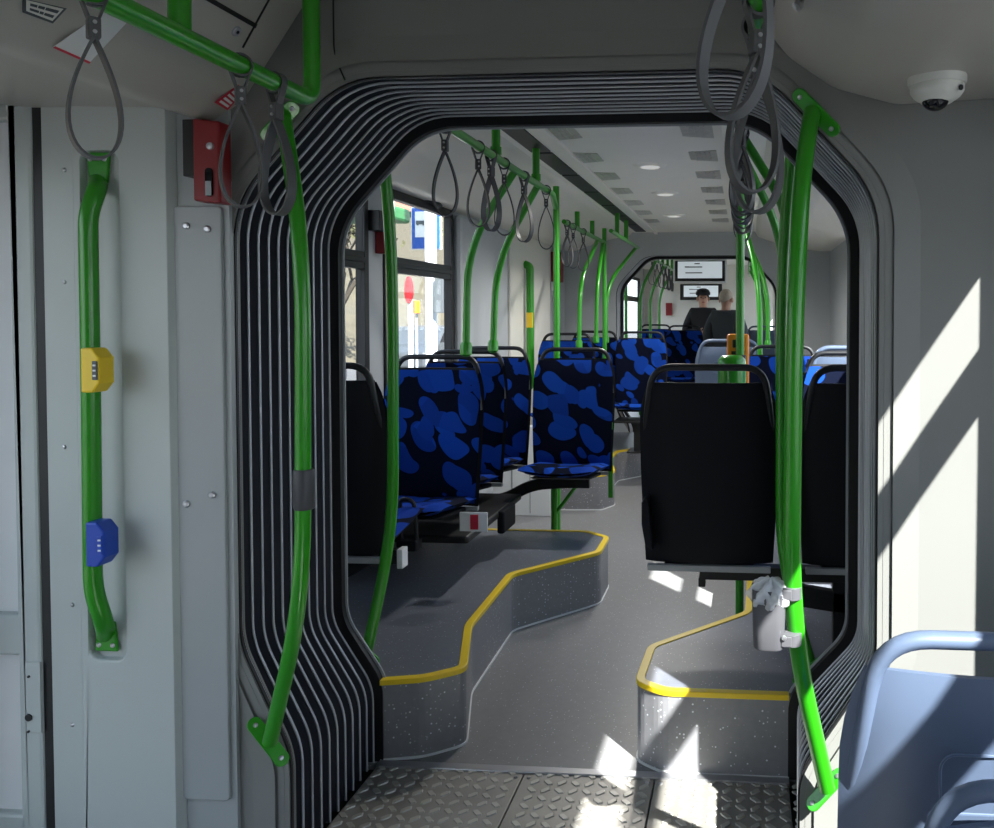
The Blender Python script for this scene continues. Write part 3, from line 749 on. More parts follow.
# ================================================================== SEATS
def hw_back(t):                       # half width of the backrest over its height 0..1
    w = .205+.013*math.sin(min(t*1.6, 1)*PI/2)
    if t > .78: w -= .030*((t-.78)/.22)**2
    return w
def make_seat(shell, handle, pad='fabric', pocket=False):
    g = thing('seat', (0, 0, 0), 'x', 'seat'); hgt = .575
    def slab(z0, z1, y_front, y_back, grow=0, rec=.09):
        mb = MB(); nu, nv = 14, 16
        def pt(side):
            def fn(u, v):
                t = v; uu = u*2-1; w = hw_back(t)+grow; ed = (1-abs(uu)**6)**.5 if abs(uu) < 1 else 0
                ev = min(1, min(t, 1-t)*10+.25)
                ym = (y_front+y_back)/2; half = abs(y_front-y_back)/2*ed*ev
                y = ym+side*half - .03*uu*uu + rec*(t**1.3)*.8
                return (w*uu, y, z0+(z1-z0)*t)
            return fn
        mb.grid(pt(-1), nu, nv); mb.grid(pt(1), nu, nv)
        # rim
        a = pt(-1); b = pt(1); rim = [(i/nu, 0) for i in range(nu+1)]+[(1, j/nv) for j in range(1, nv+1)]+[(i/nu, 1) for i in range(nu-1, -1, -1)]+[(0, j/nv) for j in range(nv-1, 0, -1)]
        n = len(rim); mb.add([a(*r) for r in rim]+[b(*r) for r in rim], [(i, (i+1) % n, (i+1) % n+n, i+n) for i in range(n)])
        return mb
    slab(.0, hgt, -.032, -.004).build('backrest_pad', pad, g, local=True, smooth=60)
    slab(-.02, hgt+(.016 if pocket else .008), -.006, .03, .007).build('backrest_shell', shell, g, local=True, smooth=60)
    def cush(x, y, top):
        return None
    mb = MB(); nu, nv = 12, 10
    def cf(side):
        def fn(u, v):
            uu = u*2-1; w = .205-.014*(v**4); ed = (1-abs(uu)**6)**.5 if abs(uu) < 1 else 0; ev = min(1, (1-v)*8+.2)
            y = -.01-.41*v; zz = -.005+.02*uu*uu+.05*v-.012*max(0, v-.85)*6
            return (w*uu, y, zz+side*.022*ed*ev)
        return fn
    mb.grid(cf(1), nu, nv); mb.grid(cf(-1), nu, nv)
    mb.build('cushion', pad, g, local=True, smooth=60)
    mb = MB()
    mb.add([(x*.15, y, z) for (y, z) in ((.01, -.028), (-.36, .008), (-.30, -.010), (.01, -.048)) for x in (-1, 1)], [(0, 1, 3, 2), (2, 3, 5, 4), (4, 5, 7, 6), (6, 7, 1, 0), (0, 2, 4, 6), (1, 7, 5, 3)])
    mb.build('seat_pan', shell, g, local=True, bevel=.008)
    yo = .055
    path = fillet([(-.208, .02, .40), (-.197, yo, .50), (-.178, yo+.012, .632), (.178, yo+.012, .632), (.197, yo, .50), (.208, .02, .40)], .10, 8)
    MB().sweep(path, [(.0135*math.cos(a), .0115*math.sin(a)) for a in [2*PI*k/10 for k in range(10)]], up=(0, 1, 0)).build('grab_handle', handle, g, local=True, smooth=50)
    MB().box(-.203, .203, .0, .022, -.045, -.024).build('rear_strip', 'trim_grey', g, local=True, bevel=.003)
    if pocket:
        ps = [(p[0], .088, p[1]) for p in rrect(-.085, .105, .42, .495, .02)]
        MB().tube(ps, .002, 6, closed=True).build('recess_rim', shell, g, local=True)
    return g
sa = make_seat('shell_dark', 'handle_dark'); sb = make_seat('shell_grey', 'shell_grey', pocket=True)
ua = {'a': False, 'b': False}
def seat(px_c, y, z, face, label, grey=False, group=None, x=None, pz=400, sc=1.0):
    k = 'b' if grey else 'a'; src = sb if grey else sa
    g = src if not ua[k] else copy_tree(src); ua[k] = True
    xx = x if x is not None else PY(px_c, pz, y).x
    g.location = (xx, y, z); g.rotation_euler.z = 0 if face == 'near' else PI; g.scale = (sc,)*3
    g['label'] = label
    g['group'] = group or 'passenger seats'
    return g
ZS = .56
seat(432, SY['s1'], ZS, 'near', 'blue patterned seat closest to camera in the left window row')
seat(462, SY['s2'], ZS, 'near', 'blue patterned seat second in left window row, half hidden', pz=400)
seat(491, SY['s3'], ZS, 'near', 'blue patterned seat third in left window row, beside aisle neighbour')
seat(573, SY['c'], ZS, 'near', 'freestanding blue patterned seat in front of the straight green pole')
seat(709, 2.72, ZS+.02, 'far', 'black seat back on right platform, closest to aisle')
seat(0, 2.72, ZS+.02, 'far', 'black seat back on right, cut off by bellows rim', x=PY(802, 450, 2.72).x+.215)
seat(0, 2.72, ZS+.02, 'far', 'black seat back at far left, behind the bellows rim', x=PY(388, 450, 2.72).x-.215)
seat(0, 3.62, ZS+.02, 'near', 'blue seat facing the black right-hand seat by window', x=.47)
seat(0, 3.84, ZS+.04, 'far', 'grey shelled seat with pale handle beyond right window seat', True, x=.50)
seat(0, 4.9, ZS, 'near', 'blue seat seen narrowly left of the bin pole', x=.22)
seat(641, 7.0, .60, 'near', 'blue patterned seat left of the aisle before the farther bellows', pz=380)
seat(594, 7.2, .60, 'near', 'brightly sunlit blue seat beside the farther bellows rim', pz=380)
seat(0, 6.3, .60, 'near', 'blue seat mostly hidden behind freestanding seat handle', x=-1.38)
seat(729, 5.5, ZS+.02, 'far', 'grey plastic seat back beside the green bin', True, pz=380)
seat(684, 9.6, .62, 'near', 'small distant blue seat in front of the standing man', pz=350)
seat(655, 10.4, .62, 'near', 'distant blue seat left of the standing man, beyond the joint', pz=340)
seat(765, 9.3, .62, 'far', 'distant grey seat on the right beyond the farther bellows', True, pz=345)
# the two blue-grey seats beside the camera
g = seat(0, 1.16, .312, 'far', 'blue-grey plastic seat back at the lower right corner', True, x=PY(832, 760, 1.16).x+.235, sc=1.02)
g = seat(0, .86, .222, 'near', 'nearest blue-grey seat, only its arched handle in frame', True, x=PY(905, 815, .90).x+.22)

# supports for the seats
def frame(name, label, cat, parts):
    lo = parts[0][1]; g = thing(name, lo, label, cat)
    for nm, _, mb, mt, bv in parts: mb.build(nm, mt, g, bevel=bv)
    return g
cx_ = PY(573, 470, SY['c']).x
arm = fillet([(XL+.01, 4.36, .34), (-1.30, 4.36, .38), (-1.14, 4.36, .47), (cx_-.02, 4.36, .485), (cx_+.10, 4.36, .485)], .08, 6)
p_ = PY(555, 500, 4.4)
frame('seat_support', 'cranked black beam with green leg under freestanding blue seat', 'seat frame', [
    ('leg', Vector((p_.x, 4.4, 0)), MB().tube([(p_.x, 4.38, 0), (p_.x, 4.38, .47)], .018, 12), 'green', 0),
    ('beam', 0, MB().sweep(arm, [(.03, .02), (.03, -.02), (-.03, -.02), (-.03, .02)], up=(0, 0, 1)), 'handle_dark', .004),
    ('strut', 0, MB().tube([(p_.x, 4.38, .30), (p_.x+.12, 4.40, .46)], .011, 8), 'green', 0)])
e1 = PY(610, 420, SY['c']-.05); e2 = PY(609, 500, SY['c']-.05)
frame('seat_brace', 'flat green bracket hanging at right edge of freestanding blue seat', 'bracket', [('plate', e2, MB().box(e2.x-.013, e2.x+.013, e2.y+.05, e2.y+.058, e2.z, e1.z-.02), 'green', .003)])
b0 = PY(415, 505, 3.45); b1 = PY(478, 536, 3.45)
frame('seat_support', 'black box housing under the blue window seats with red and white label', 'seat frame', [
    ('housing', Vector(((b0.x+b1.x)/2, 3.6, .25)), MB().box(-1.70, b1.x, 3.32, 4.15, b1.z, .465), 'black', .01),
    ('wall_arm', 0, MB().box(XL+.005, -1.69, 3.5, 3.9, .30, .46), 'black', .01),
    ('side_cover', 0, MB().box(b1.x-.01, b1.x+.025, 3.75, 3.95, .36, .465), 'shell_dark', .01),
    ('label_plate', 0, MB().box(PY(455, 0, 3.3).x, PY(483, 0, 3.3).x, 3.312, 3.319, PY(0, 521, 3.32).z, PY(0, 503, 3.32).z), 'white', 0),
    ('label_red', 0, MB().box(PY(466, 0, 3.3).x, PY(474, 0, 3.3).x, 3.309, 3.313, PY(0, 519, 3.32).z, PY(0, 505, 3.32).z), 'ink_red', 0)])
# beam and foot under left black seat
q = [PY(338, 590, 2.9), PY(352, 568, 2.9), PY(370, 556, 2.9), PY(402, 556, 2.9)]
q[0] = Vector((XL+.01, 2.9, q[0].z-.03))
frame('seat_support', 'black cranked beam under the far left black seat', 'seat frame', [
    ('beam', PY(370, 590, 2.9), MB().sweep(fillet(q, .08), [(.026, .02), (.026, -.02), (-.026, -.02), (-.026, .02)], up=(0, 0, 1)), 'handle_dark', .004),
    ('end_cap', 0, MB().box(q[3].x-.01, q[3].x+.012, 2.875, 2.925, q[3].z-.04, q[3].z+.03), 'white', .003)])
ac = PY(409, 516, 3.06)
frame('armrest', 'looped dark armrest beside the left black seat back', 'armrest', [
    ('loop', ac, MB().tube(fillet([(ac.x-.03, 3.06, ac.z-.10), (ac.x-.035, 3.06, ac.z+.07), (ac.x+.02, 3.06, ac.z+.06), (ac.x+.03, 3.06, ac.z-.10)], .035), .008, 8), 'handle_dark', 0),
    ('hinge', 0, MB().box(ac.x-.04, ac.x+.04, 3.03, 3.09, ac.z-.13, ac.z-.09), 'shell_dark', .006)])
a0 = PY(700, 572, 2.85)
frame('seat_support', 'black beam below right-hand black seats, running to the wall', 'seat frame', [
    ('beam', a0, MB().box(a0.x, XR-.01, 2.82, 2.88, .47, .515), 'black', .004), ('hook', 0, MB().box(a0.x-.004, a0.x+.02, 2.82, 2.88, .445, .475), 'black', .003),
    ('brace', 0, MB().sweep([(PY(795, 590, 2.85).x, 2.85, .42), (XR-.01, 2.85, .33)], [(.035, .02), (.035, -.02), (-.035, -.02), (-.035, .02)], up=(0, 0, 1)), 'black', .004),
    ('foot', 0, MB().box(.30, .36, 2.83, 2.87, .25, .47), 'black', .004)])
h0 = PY(649, 520, 2.70)
frame('armrest', 'folded black armrest on left edge of the right black seat', 'armrest', [
    ('pad', h0, MB().prism(fillet([(h0.x-.008, 0, h0.z+.085), (h0.x-.018, 0, h0.z+.07), (h0.x-.018, 0, h0.z+.0), (h0.x-.006, 0, h0.z-.07), (h0.x+.02, 0, h0.z-.085), (h0.x+.02, 0, h0.z+.085)], .01) and [(h0.x-.008, h0.z+.085), (h0.x-.018, h0.z+.07), (h0.x-.018, h0.z), (h0.x-.006, h0.z-.07), (h0.x+.02, h0.z-.085), (h0.x+.004, h0.z+.085)], 'y', 2.64, 2.98), 'shell_dark', .005)])
# generic pedestals for the remaining seats
def pedestal(x, y, z, zf, label):
    frame('seat_support', label, 'seat frame', [('post', Vector((x, y, zf)), MB().box(x-.03, x+.03, y-.05, y+.05, zf, z-.10), 'black', .005), ('foot', 0, MB().box(x-.08, x+.08, y-.12, y+.12, zf, zf+.012), 'black', .003), ('rail', 0, MB().box(x-.18, x+.18, y-.15, y+.12, z-.10, z-.082), 'black', .003)])
for (x, y, z, zf, lb) in ((.47, 3.45, .58, .25, 'black pedestal under blue seat by right window'), (.50, 3.95, .60, .25, 'black pedestal under grey shelled right window seat'), (.22, 4.75, .56, .25, 'black pedestal under narrow blue seat on right'),
                         (PY(641, 380, 7).x, 6.8, .60, .25, 'black pedestal of blue seat before farther bellows'), (PY(594, 380, 7.2).x, 7.0, .60, .25, 'black pedestal of sunlit blue seat'), (-1.38, 6.12, .60, .25, 'black pedestal of hidden blue seat by left wall'),
                         (PY(729, 380, 5.5).x, 5.65, .58, .0, 'black pedestal under grey plastic aisle seat'), (PY(684, 350, 9.6).x, 9.45, .62, .0, 'black pedestal of distant seat in front of the man'),
                         (PY(655, 340, 10.4).x, 10.25, .62, .25, 'black pedestal of distant left blue seat'), (PY(765, 345, 9.3).x, 9.45, .62, .25, 'black pedestal of distant grey right seat'),
                         (PY(832, 760, 1.16).x+.235, 1.36, .312, 0, 'black pedestal under lower right corner seat'), (PY(905, 815, .90).x+.22, .66, .222, 0, 'black pedestal under the seat nearest the camera')):
    pedestal(x, y, z, zf, lb)

# ================================================================== THINGS ON THE BULKHEADS
# emergency handle
c = PY(205, 163, 1.885); w = PY(221, 163, 1.885).x-PY(190, 163, 1.885).x; z0_, z1_ = PY(200, 205, 1.885).z, PY(200, 121, 1.885).z
g = thing('emergency_box', (c.x, 1.9, z0_), 'red emergency release box on black backing, high beside near bellows', 'emergency handle')
xl_ = PY(194, 160, 1.86).x; xr_ = PY(221, 160, 1.86).x
MB().prism([(xl_, z0_+.006), (xr_, z0_), (xr_, z1_-.008), (xl_, z1_)], 'y', 1.855, 1.902).build('cover', 'red', g, bevel=.005)
MB().box(PY(184, 160, 1.87).x, xl_+.004, 1.865, 1.902, PY(0, 179, 1.87).z, z1_).build('backing', 'black', g, bevel=.002)
xs_ = PY(209, 180, 1.853).x
MB().prism(rrect(xs_-.009, xs_+.009, PY(0, 199, 1.853).z, PY(0, 171, 1.853).z, .008), 'y', 1.851, 1.857).build('slot', 'glass_black', g)
MB().box(xs_-.007, xs_+.007, 1.849, 1.853, PY(0, 198, 1.853).z, PY(0, 184, 1.853).z).build('slot_tag', 'trim_grey', g)
MB().lathe([(.0001, -.004), (.008, -.003), (.009, .002), (.0001, .002)], PY(210, 146, 1.853), axis=(0, 1, 0), n=14).build('lock', 'alu', g)
# red box on the door pillar further away
g = thing('emergency_box', (XL+.03, yw(553), 1.5), 'distant red emergency box beside cream door pillar', 'emergency handle')
MB().box(XL+.001, XL+.07, yw(551), yw(556), 1.68, 1.95).build('cover', 'red', g, bevel=.005)
MB().box(XL+.001, XL+.03, yw(551), yw(556), 1.60, 1.675).build('lower_plate', 'white', g, bevel=.002)
g = thing('wall_device', (XL+.03, yw(366), 1.72), 'small black device with red strip on window pillar behind left pole', 'device')
pdv = PX(378, 225, XL+.03)
MB().box(XL+.001, XL+.06, pdv.y-.05, pdv.y+.02, PX(378, 233, XL).z, PX(378, 213, XL).z).build('housing', 'black', g, bevel=.004)
MB().box(XL+.001, XL+.05, pdv.y+.03, pdv.y+.09, PX(385, 255, XL).z, PX(385, 232, XL).z).build('strip', 'red', g, bevel=.004)
hm = PX(435, 204, XL+.03)
tag(MB().tube(fillet([(XL+.02, hm.y-.10, hm.z+.02), (XL+.045, hm.y, hm.z), (XL+.02, hm.y+.09, hm.z)], .03), .018, 10).build('window_latch', 'black', smooth=40), 'black latch at the top edge of the left window', 'latch')

# surveillance dome
c = PY(937, 92, 1.72); c.z = 1.864
g = thing('dome_camera', c, 'white dome surveillance camera under the right ceiling cove', 'camera')
MB().lathe([(.0001, 0), (.058, 0), (.058, -.016), (.055, -.022), (.0001, -.022)], c, n=32).build('mounting_base', 'camera_white', g, smooth=40)
MB().lathe([(.053, -.022), (.053, -.034), (.046, -.044), (.032, -.054), (.028, -.056), (.0001, -.056)], c, n=32).build('shroud', 'camera_white', g, smooth=35)
MB().ell(c+Vector((-.004, -.004, -.050)), (.027, .027, .023), 20, 12).build('lens_dome', 'glass_black', g, smooth=60)
MB().lathe([(.0001, 0), (.0055, 0), (.0055, .003), (.0001, .003)], c+Vector((.036, -.040, -.036)), axis=(.6, -.7, -.2), n=12).build('screw_hole', 'black', g)

# stickers and screws on the left cove: its sloped face passes through these points
A = Vector((-1.21, 0, 1.888)); B = Vector((-1.056, 0, 2.108)); tdir = (B-A).normalized(); nrm = Vector((-tdir.z, 0, tdir.x))
if nrm.x < 0: nrm = -nrm
if nrm.z > 0: nrm = Vector((abs(nrm.x), 0, -abs(nrm.z)))
def cove_pt(px, py, lift=.0015):
    d = ray(px, py); o = Vector((0, 0, H)); t = (A-o).dot(nrm)/d.dot(nrm); return o+d*t+nrm*lift
def decal(corners, name, mt, parent, lift):
    p = [cove_pt(*c, lift) for c in corners]; q = [x+nrm*.0008 for x in p]; n = len(p)
    return MB().add(p+q, [tuple(range(n)), tuple(range(2*n-1, n-1, -1))]+[(i, i+n, (i+1) % n+n, (i+1) % n) for i in range(n)]).build(name, mt, parent)
def mixp(c, u, v): return tuple((c[0][k]*(1-u)+c[1][k]*u)*(1-v)+(c[3][k]*(1-u)+c[2][k]*u)*v for k in (0, 1))
def sticker(name, label, cs, mt, bars, bmt, cat='sticker'):
    p = cove_pt(*mixp(cs, .5, .5)); g = thing(name, p, label, cat); decal(cs, 'sheet', mt, g, .001)
    for k, (u0, u1, v0, v1) in enumerate(bars): decal([mixp(cs, u0, v0), mixp(cs, u1, v0), mixp(cs, u1, v1), mixp(cs, u0, v1)], 'printed_line', bmt, g, .0022)
    return g
sticker('ceiling_sticker', 'black bordered notice at the top left edge', [(22, -2), (66, 8), (52, 23), (22, 12)], 'ink', [], 'ink')
cs = [(25, -1), (62, 8), (51, 20), (25, 10)]
pg = [o for o in bpy.data.objects if o.name.startswith('ceiling_sticker')][0]
decal(cs, 'inner_sheet', 'ceiling', pg, .0025)
for (u0, u1, v0, v1) in ((.1, .30, .18, .4), (.34, .52, .18, .4), (.56, .92, .18, .4), (.1, .4, .6, .8), (.44, .56, .6, .8), (.6, .9, .6, .8)):
    decal([mixp(cs, u0, v0), mixp(cs, u1, v0), mixp(cs, u1, v1), mixp(cs, u0, v1)], 'printed_line', 'ink', pg, .004)
sticker('paper_notice', 'pale paper notice with red line behind the large strap', [(52, 47), (108, 8), (130, 18), (88, 63)], 'white', [(.0, .04, 0, 1)], 'ink_red', 'notice')
sticker('red_sticker', 'small red and white striped sticker above the red box', [(214, 102), (238, 84), (243, 92), (227, 110)], 'ink_red', [(.1, .2, .15, .85), (.28, .38, .15, .85), (.46, .56, .15, .85), (.64, .74, .15, .85), (.82, .92, .15, .85)], 'white')
p = cove_pt(236, 31, 0); g = thing('cover_lock', p, 'round chrome lock on the near left ceiling cove', 'lock')
MB().lathe([(.0001, 0), (.012, 0), (.012, .003), (.009, .005), (.0001, .005)], p, axis=nrm, n=16).build('rim', 'alu', g)
MB().lathe([(.0001, .005), (.004, .005), (.004, .006), (.0001, .006)], p, axis=nrm, n=8).build('keyhole', 'black', g)
hl = sgroup('trim_7', (0, 0, 2)); decal([(205, -6), (257, 24), (255, 28), (200, -3)], 'hatch_gap', 'black', hl, .001)
decal([(272, -5), (243, 48), (241.5, 47), (270, -5)], 'hatch_seam', 'black', hl, .001)
# lock on right cove
p = Vector((.05, 1.62, 2.02)); p = PY(798, 6, 1.55); tag(MB().lathe([(.0001, -.02), (.010, -.004), (.010, .004), (.0001, .006)], p, axis=(-.6, -.3, -.75), n=14).build('cover_lock', 'alu'), 'chrome lock on the near right ceiling cove', 'lock')

# litter bin on the right pole
bx0, bx1 = PY(752, 600, 1.74).x, PY(786, 600, 1.74).x; bz0, bz1 = PY(760, 650, 1.74).z, PY(760, 590, 1.74).z
cxb = (bx0+bx1)/2; rb = (bx1-bx0)/2
g = thing('litter_bin', (cxb, 1.76, bz0), 'small grey litter bin with clear bag clamped to the right pole', 'bin')
def rbin(s, z): return [(cxb+p[0]*s, 1.765+p[1]*s, z) for p in rrect(-rb, rb, -.035, .035, .022, 4)]
m = MB(); n = len(rbin(1, 0)); L = [rbin(.86, bz0), rbin(.92, bz0+.004), rbin(.97, bz0+.07), rbin(1.02, bz1)]
m.add([p for q_ in L for p in q_], [(j*n+i, j*n+(i+1) % n, (j+1)*n+(i+1) % n, (j+1)*n+i) for j in range(3) for i in range(n)]+[tuple(range(n))])
m.build('bucket', 'bin_grey', g, smooth=50)
m = MB(); rnd = random.Random(3)
pc = PY(770, 592, 1.765)
def bagf(u, v):
    th = 2*PI*u; ph = PI*v; r = 1+.16*math.sin(7*th+3*ph)*math.sin(ph)+.08*math.sin(13*th-5*ph)*math.sin(ph)
    return (pc.x+.042*r*math.sin(ph)*math.cos(th), 1.765+.045*r*math.sin(ph)*math.sin(th), pc.z+.034*r*math.cos(ph)-.004)
m.grid(bagf, 40, 20); m.build('bag', 'bag_film', g, smooth=60)
pp = [PY(791, 592, 1.76), PY(791, 638, 1.76)]
for p in pp:
    MB().lathe([(.0195, -.013), (.0225, -.012), (.0225, .012), (.0195, .013)], p, n=18).build('clamp_band', 'bin_grey', g, smooth=40)
    MB().box(bx1-.01, p.x, 1.735, 1.742, p.z-.011, p.z+.011).build('clamp_tab', 'bin_grey', g, bevel=.002)
MB().lathe([(.0001, -.004), (.005, -.003), (.006, 0), (.0001, 0)], PY(784, 638, 1.734), axis=(0, 1, 0), n=10).build('clamp_bolt', 'alu', g)

# ticket validator and green bin pod on the straight pole
g = thing('ticket_validator', (VP_.x, VP_.y-.05, PY(740, 385, 3.58).z), 'orange ticket validator on the straight green pole', 'ticket validator')
x0_, x1_ = PY(727, 0, 3.58).x, PY(750, 0, 3.58).x; za, zb = PY(0, 385, 3.58).z, PY(0, 333, 3.58).z
MB().box(x0_, x1_, 3.645, 3.70, za, zb).build('case', 'orange', g, bevel=.012)
MB().box(x0_+.02, x1_-.02, 3.635, 3.647, zb-.09, zb-.075).build('ticket_slot', 'black', g)
MB().box(x0_+.025, x1_-.025, 3.635, 3.647, zb-.06, zb-.025).build('display', 'black', g, bevel=.003)
MB().lathe([(.019, -.03), (.026, -.028), (.026, .028), (.019, .03)], (VP_.x, VP_.y, zb-.12), n=14).build('bracket', 'black', g)
gx0, gx1 = PY(718, 0, 3.50).x, PY(747, 0, 3.50).x; gz = PY(0, 352, 3.50).z
m = MB(); cg = (gx0+gx1)/2; wg = (gx1-gx0)/2
m.lathe([(.0001, -.30), (wg*.8, -.30), (wg*.95, -.2), (wg, -.05), (wg*.95, -.02), (wg*.7, -.004), (.0001, 0)], (cg, 3.50, gz), n=24)
tag(m.build('waste_pod', 'green', smooth=50), 'rounded green plastic pod in front of the orange validator', 'container')

# ceiling vents and lamps in the middle section
vl = [(565, 132), (585, 155), (603, 177), (618, 191), (629, 205), (638, 216), (648, 226)]
vx, vxr = PZ(585, 155, ZC).x, PZ(702, 150, ZC).x
ordn = ('first', 'second', 'third', 'fourth', 'fifth', 'sixth', 'seventh', 'eighth')
def vent(x, y, label, s):
    g = thing('ceiling_vent', (x, y, ZC), label, 'vent', 'ceiling vents')
    poly = [(x-.068, y-.13), (x+.068, y-.10), (x+.068, y+.10), (x-.068, y+.15)] if s > 0 else [(x-.068, y-.10), (x+.068, y-.13), (x+.068, y+.15), (x-.068, y+.10)]
    MB().prism(poly, 'z', ZC-.003, ZC+.001).build('grille', 'vent', g)
    m = MB()
    for k in range(4):
        xx = x-.035+k*.023; m.box(xx-.0025, xx+.0025, y-.10, y+.10, ZC-.007, ZC-.003)
    m.build('louvre', 'vent', g, split=True)
for k in range(8):
    y = 3.0+.56*k
    vent(vx, y, 'left row ceiling vent, %s from the camera' % ordn[k], 1)
    vent(vxr, y, 'right row ceiling vent, %s from the camera' % ordn[k], -1)
for k, p in enumerate(((650, 165), (665, 193), (674, 215))):
    q = PZ(*p, ZC)
    g = thing('ceiling_lamp', (q.x, q.y, ZC), 'round white ceiling downlight, %s from the camera' % ordn[k], 'ceiling light', 'downlights')
    fill_d = bpy.data.lights.new('downlight', 'SPOT'); fill_d.energy = 45; fill_d.spot_size = math.radians(160); fill_d.spot_blend = .6; fill_d.shadow_soft_size = .06; fill_d.color = (1, .97, .92)  # spot added as fill for this section; the ceiling lamps themselves are off
    lo = bpy.data.objects.new('downlight', fill_d); COL.objects.link(lo); lo.location = (0, 0, -.03); lo.parent = g
    MB().lathe([(.0001, -.012), (.06, -.012), (.085, -.004), (.09, 0), (.0001, 0)], (q.x, q.y, ZC), n=28).build('bezel', 'ceiling', g, smooth=60)
    MB().lathe([(.0001, -.016), (.05, -.014), (.055, -.011), (.0001, -.011)], (q.x, q.y, ZC), n=24).build('diffuser', 'lamp', g)

# passenger displays in the far section
def display(px0, py0, px1, py1, y, label, frame_m):
    a = PY(px0, py0, y); b = PY(px1, py1, y)
    g = thing('passenger_display', ((a.x+b.x)/2, y, b.z), label, 'display')
    MB().box(a.x, b.x, y, y+.06, b.z, a.z).build('case', frame_m, g, bevel=.01)
    w = b.x-a.x; h = a.z-b.z
    MB().box(a.x+w*.04, b.x-w*.04, y-.006, y+.002, b.z+h*.08, a.z-h*.08).build('bezel', 'black', g)
    MB().box(a.x+w*.09, b.x-w*.09, y-.010, y-.005, b.z+h*.2, a.z-h*.11).build('screen', 'screen', g)
    m = MB(); x0 = a.x+w*.22
    for (u, v, t) in ((.3, .16, .8), (.02, .52, .66), (.02, .52, .42)): m.box(x0+u*w*.6, x0+(u+v)*w*.6, y-.0125, y-.0095, b.z+h*(t-.02), b.z+h*(t+.025))
    m.box(x0, x0+w*.08, y-.0125, y-.0095, b.z+h*.64, b.z+h*.69)
    m.build('printed_line', 'ink', g, split=True)
    MB().box((a.x+b.x)/2-.03, (a.x+b.x)/2+.03, y+.01, y+.05, a.z, ZC).build('ceiling_mount', 'white', g)
    return g
display(673, 259, 727, 283, 10.2, 'hanging information display with pale case over the aisle', 'white')
display(680, 284, 722, 300, 12.9, 'lower black framed information display behind first one', 'black')
struct(MB().box(XC-.9, XC+.9, 13.1, 13.16, 0, 2.17).build('wall_cab', 'panel_cream'))
g = thing('emergency_box', (-1.0, 13.1, 1.5), 'tiny red box on the far cab wall', 'emergency handle'); q = PY(669, 308, 13.05)
MB().box(q.x-.05, q.x+.05, 13.03, 13.1, q.z-.12, q.z+.08).build('cover', 'red', g, bevel=.004)

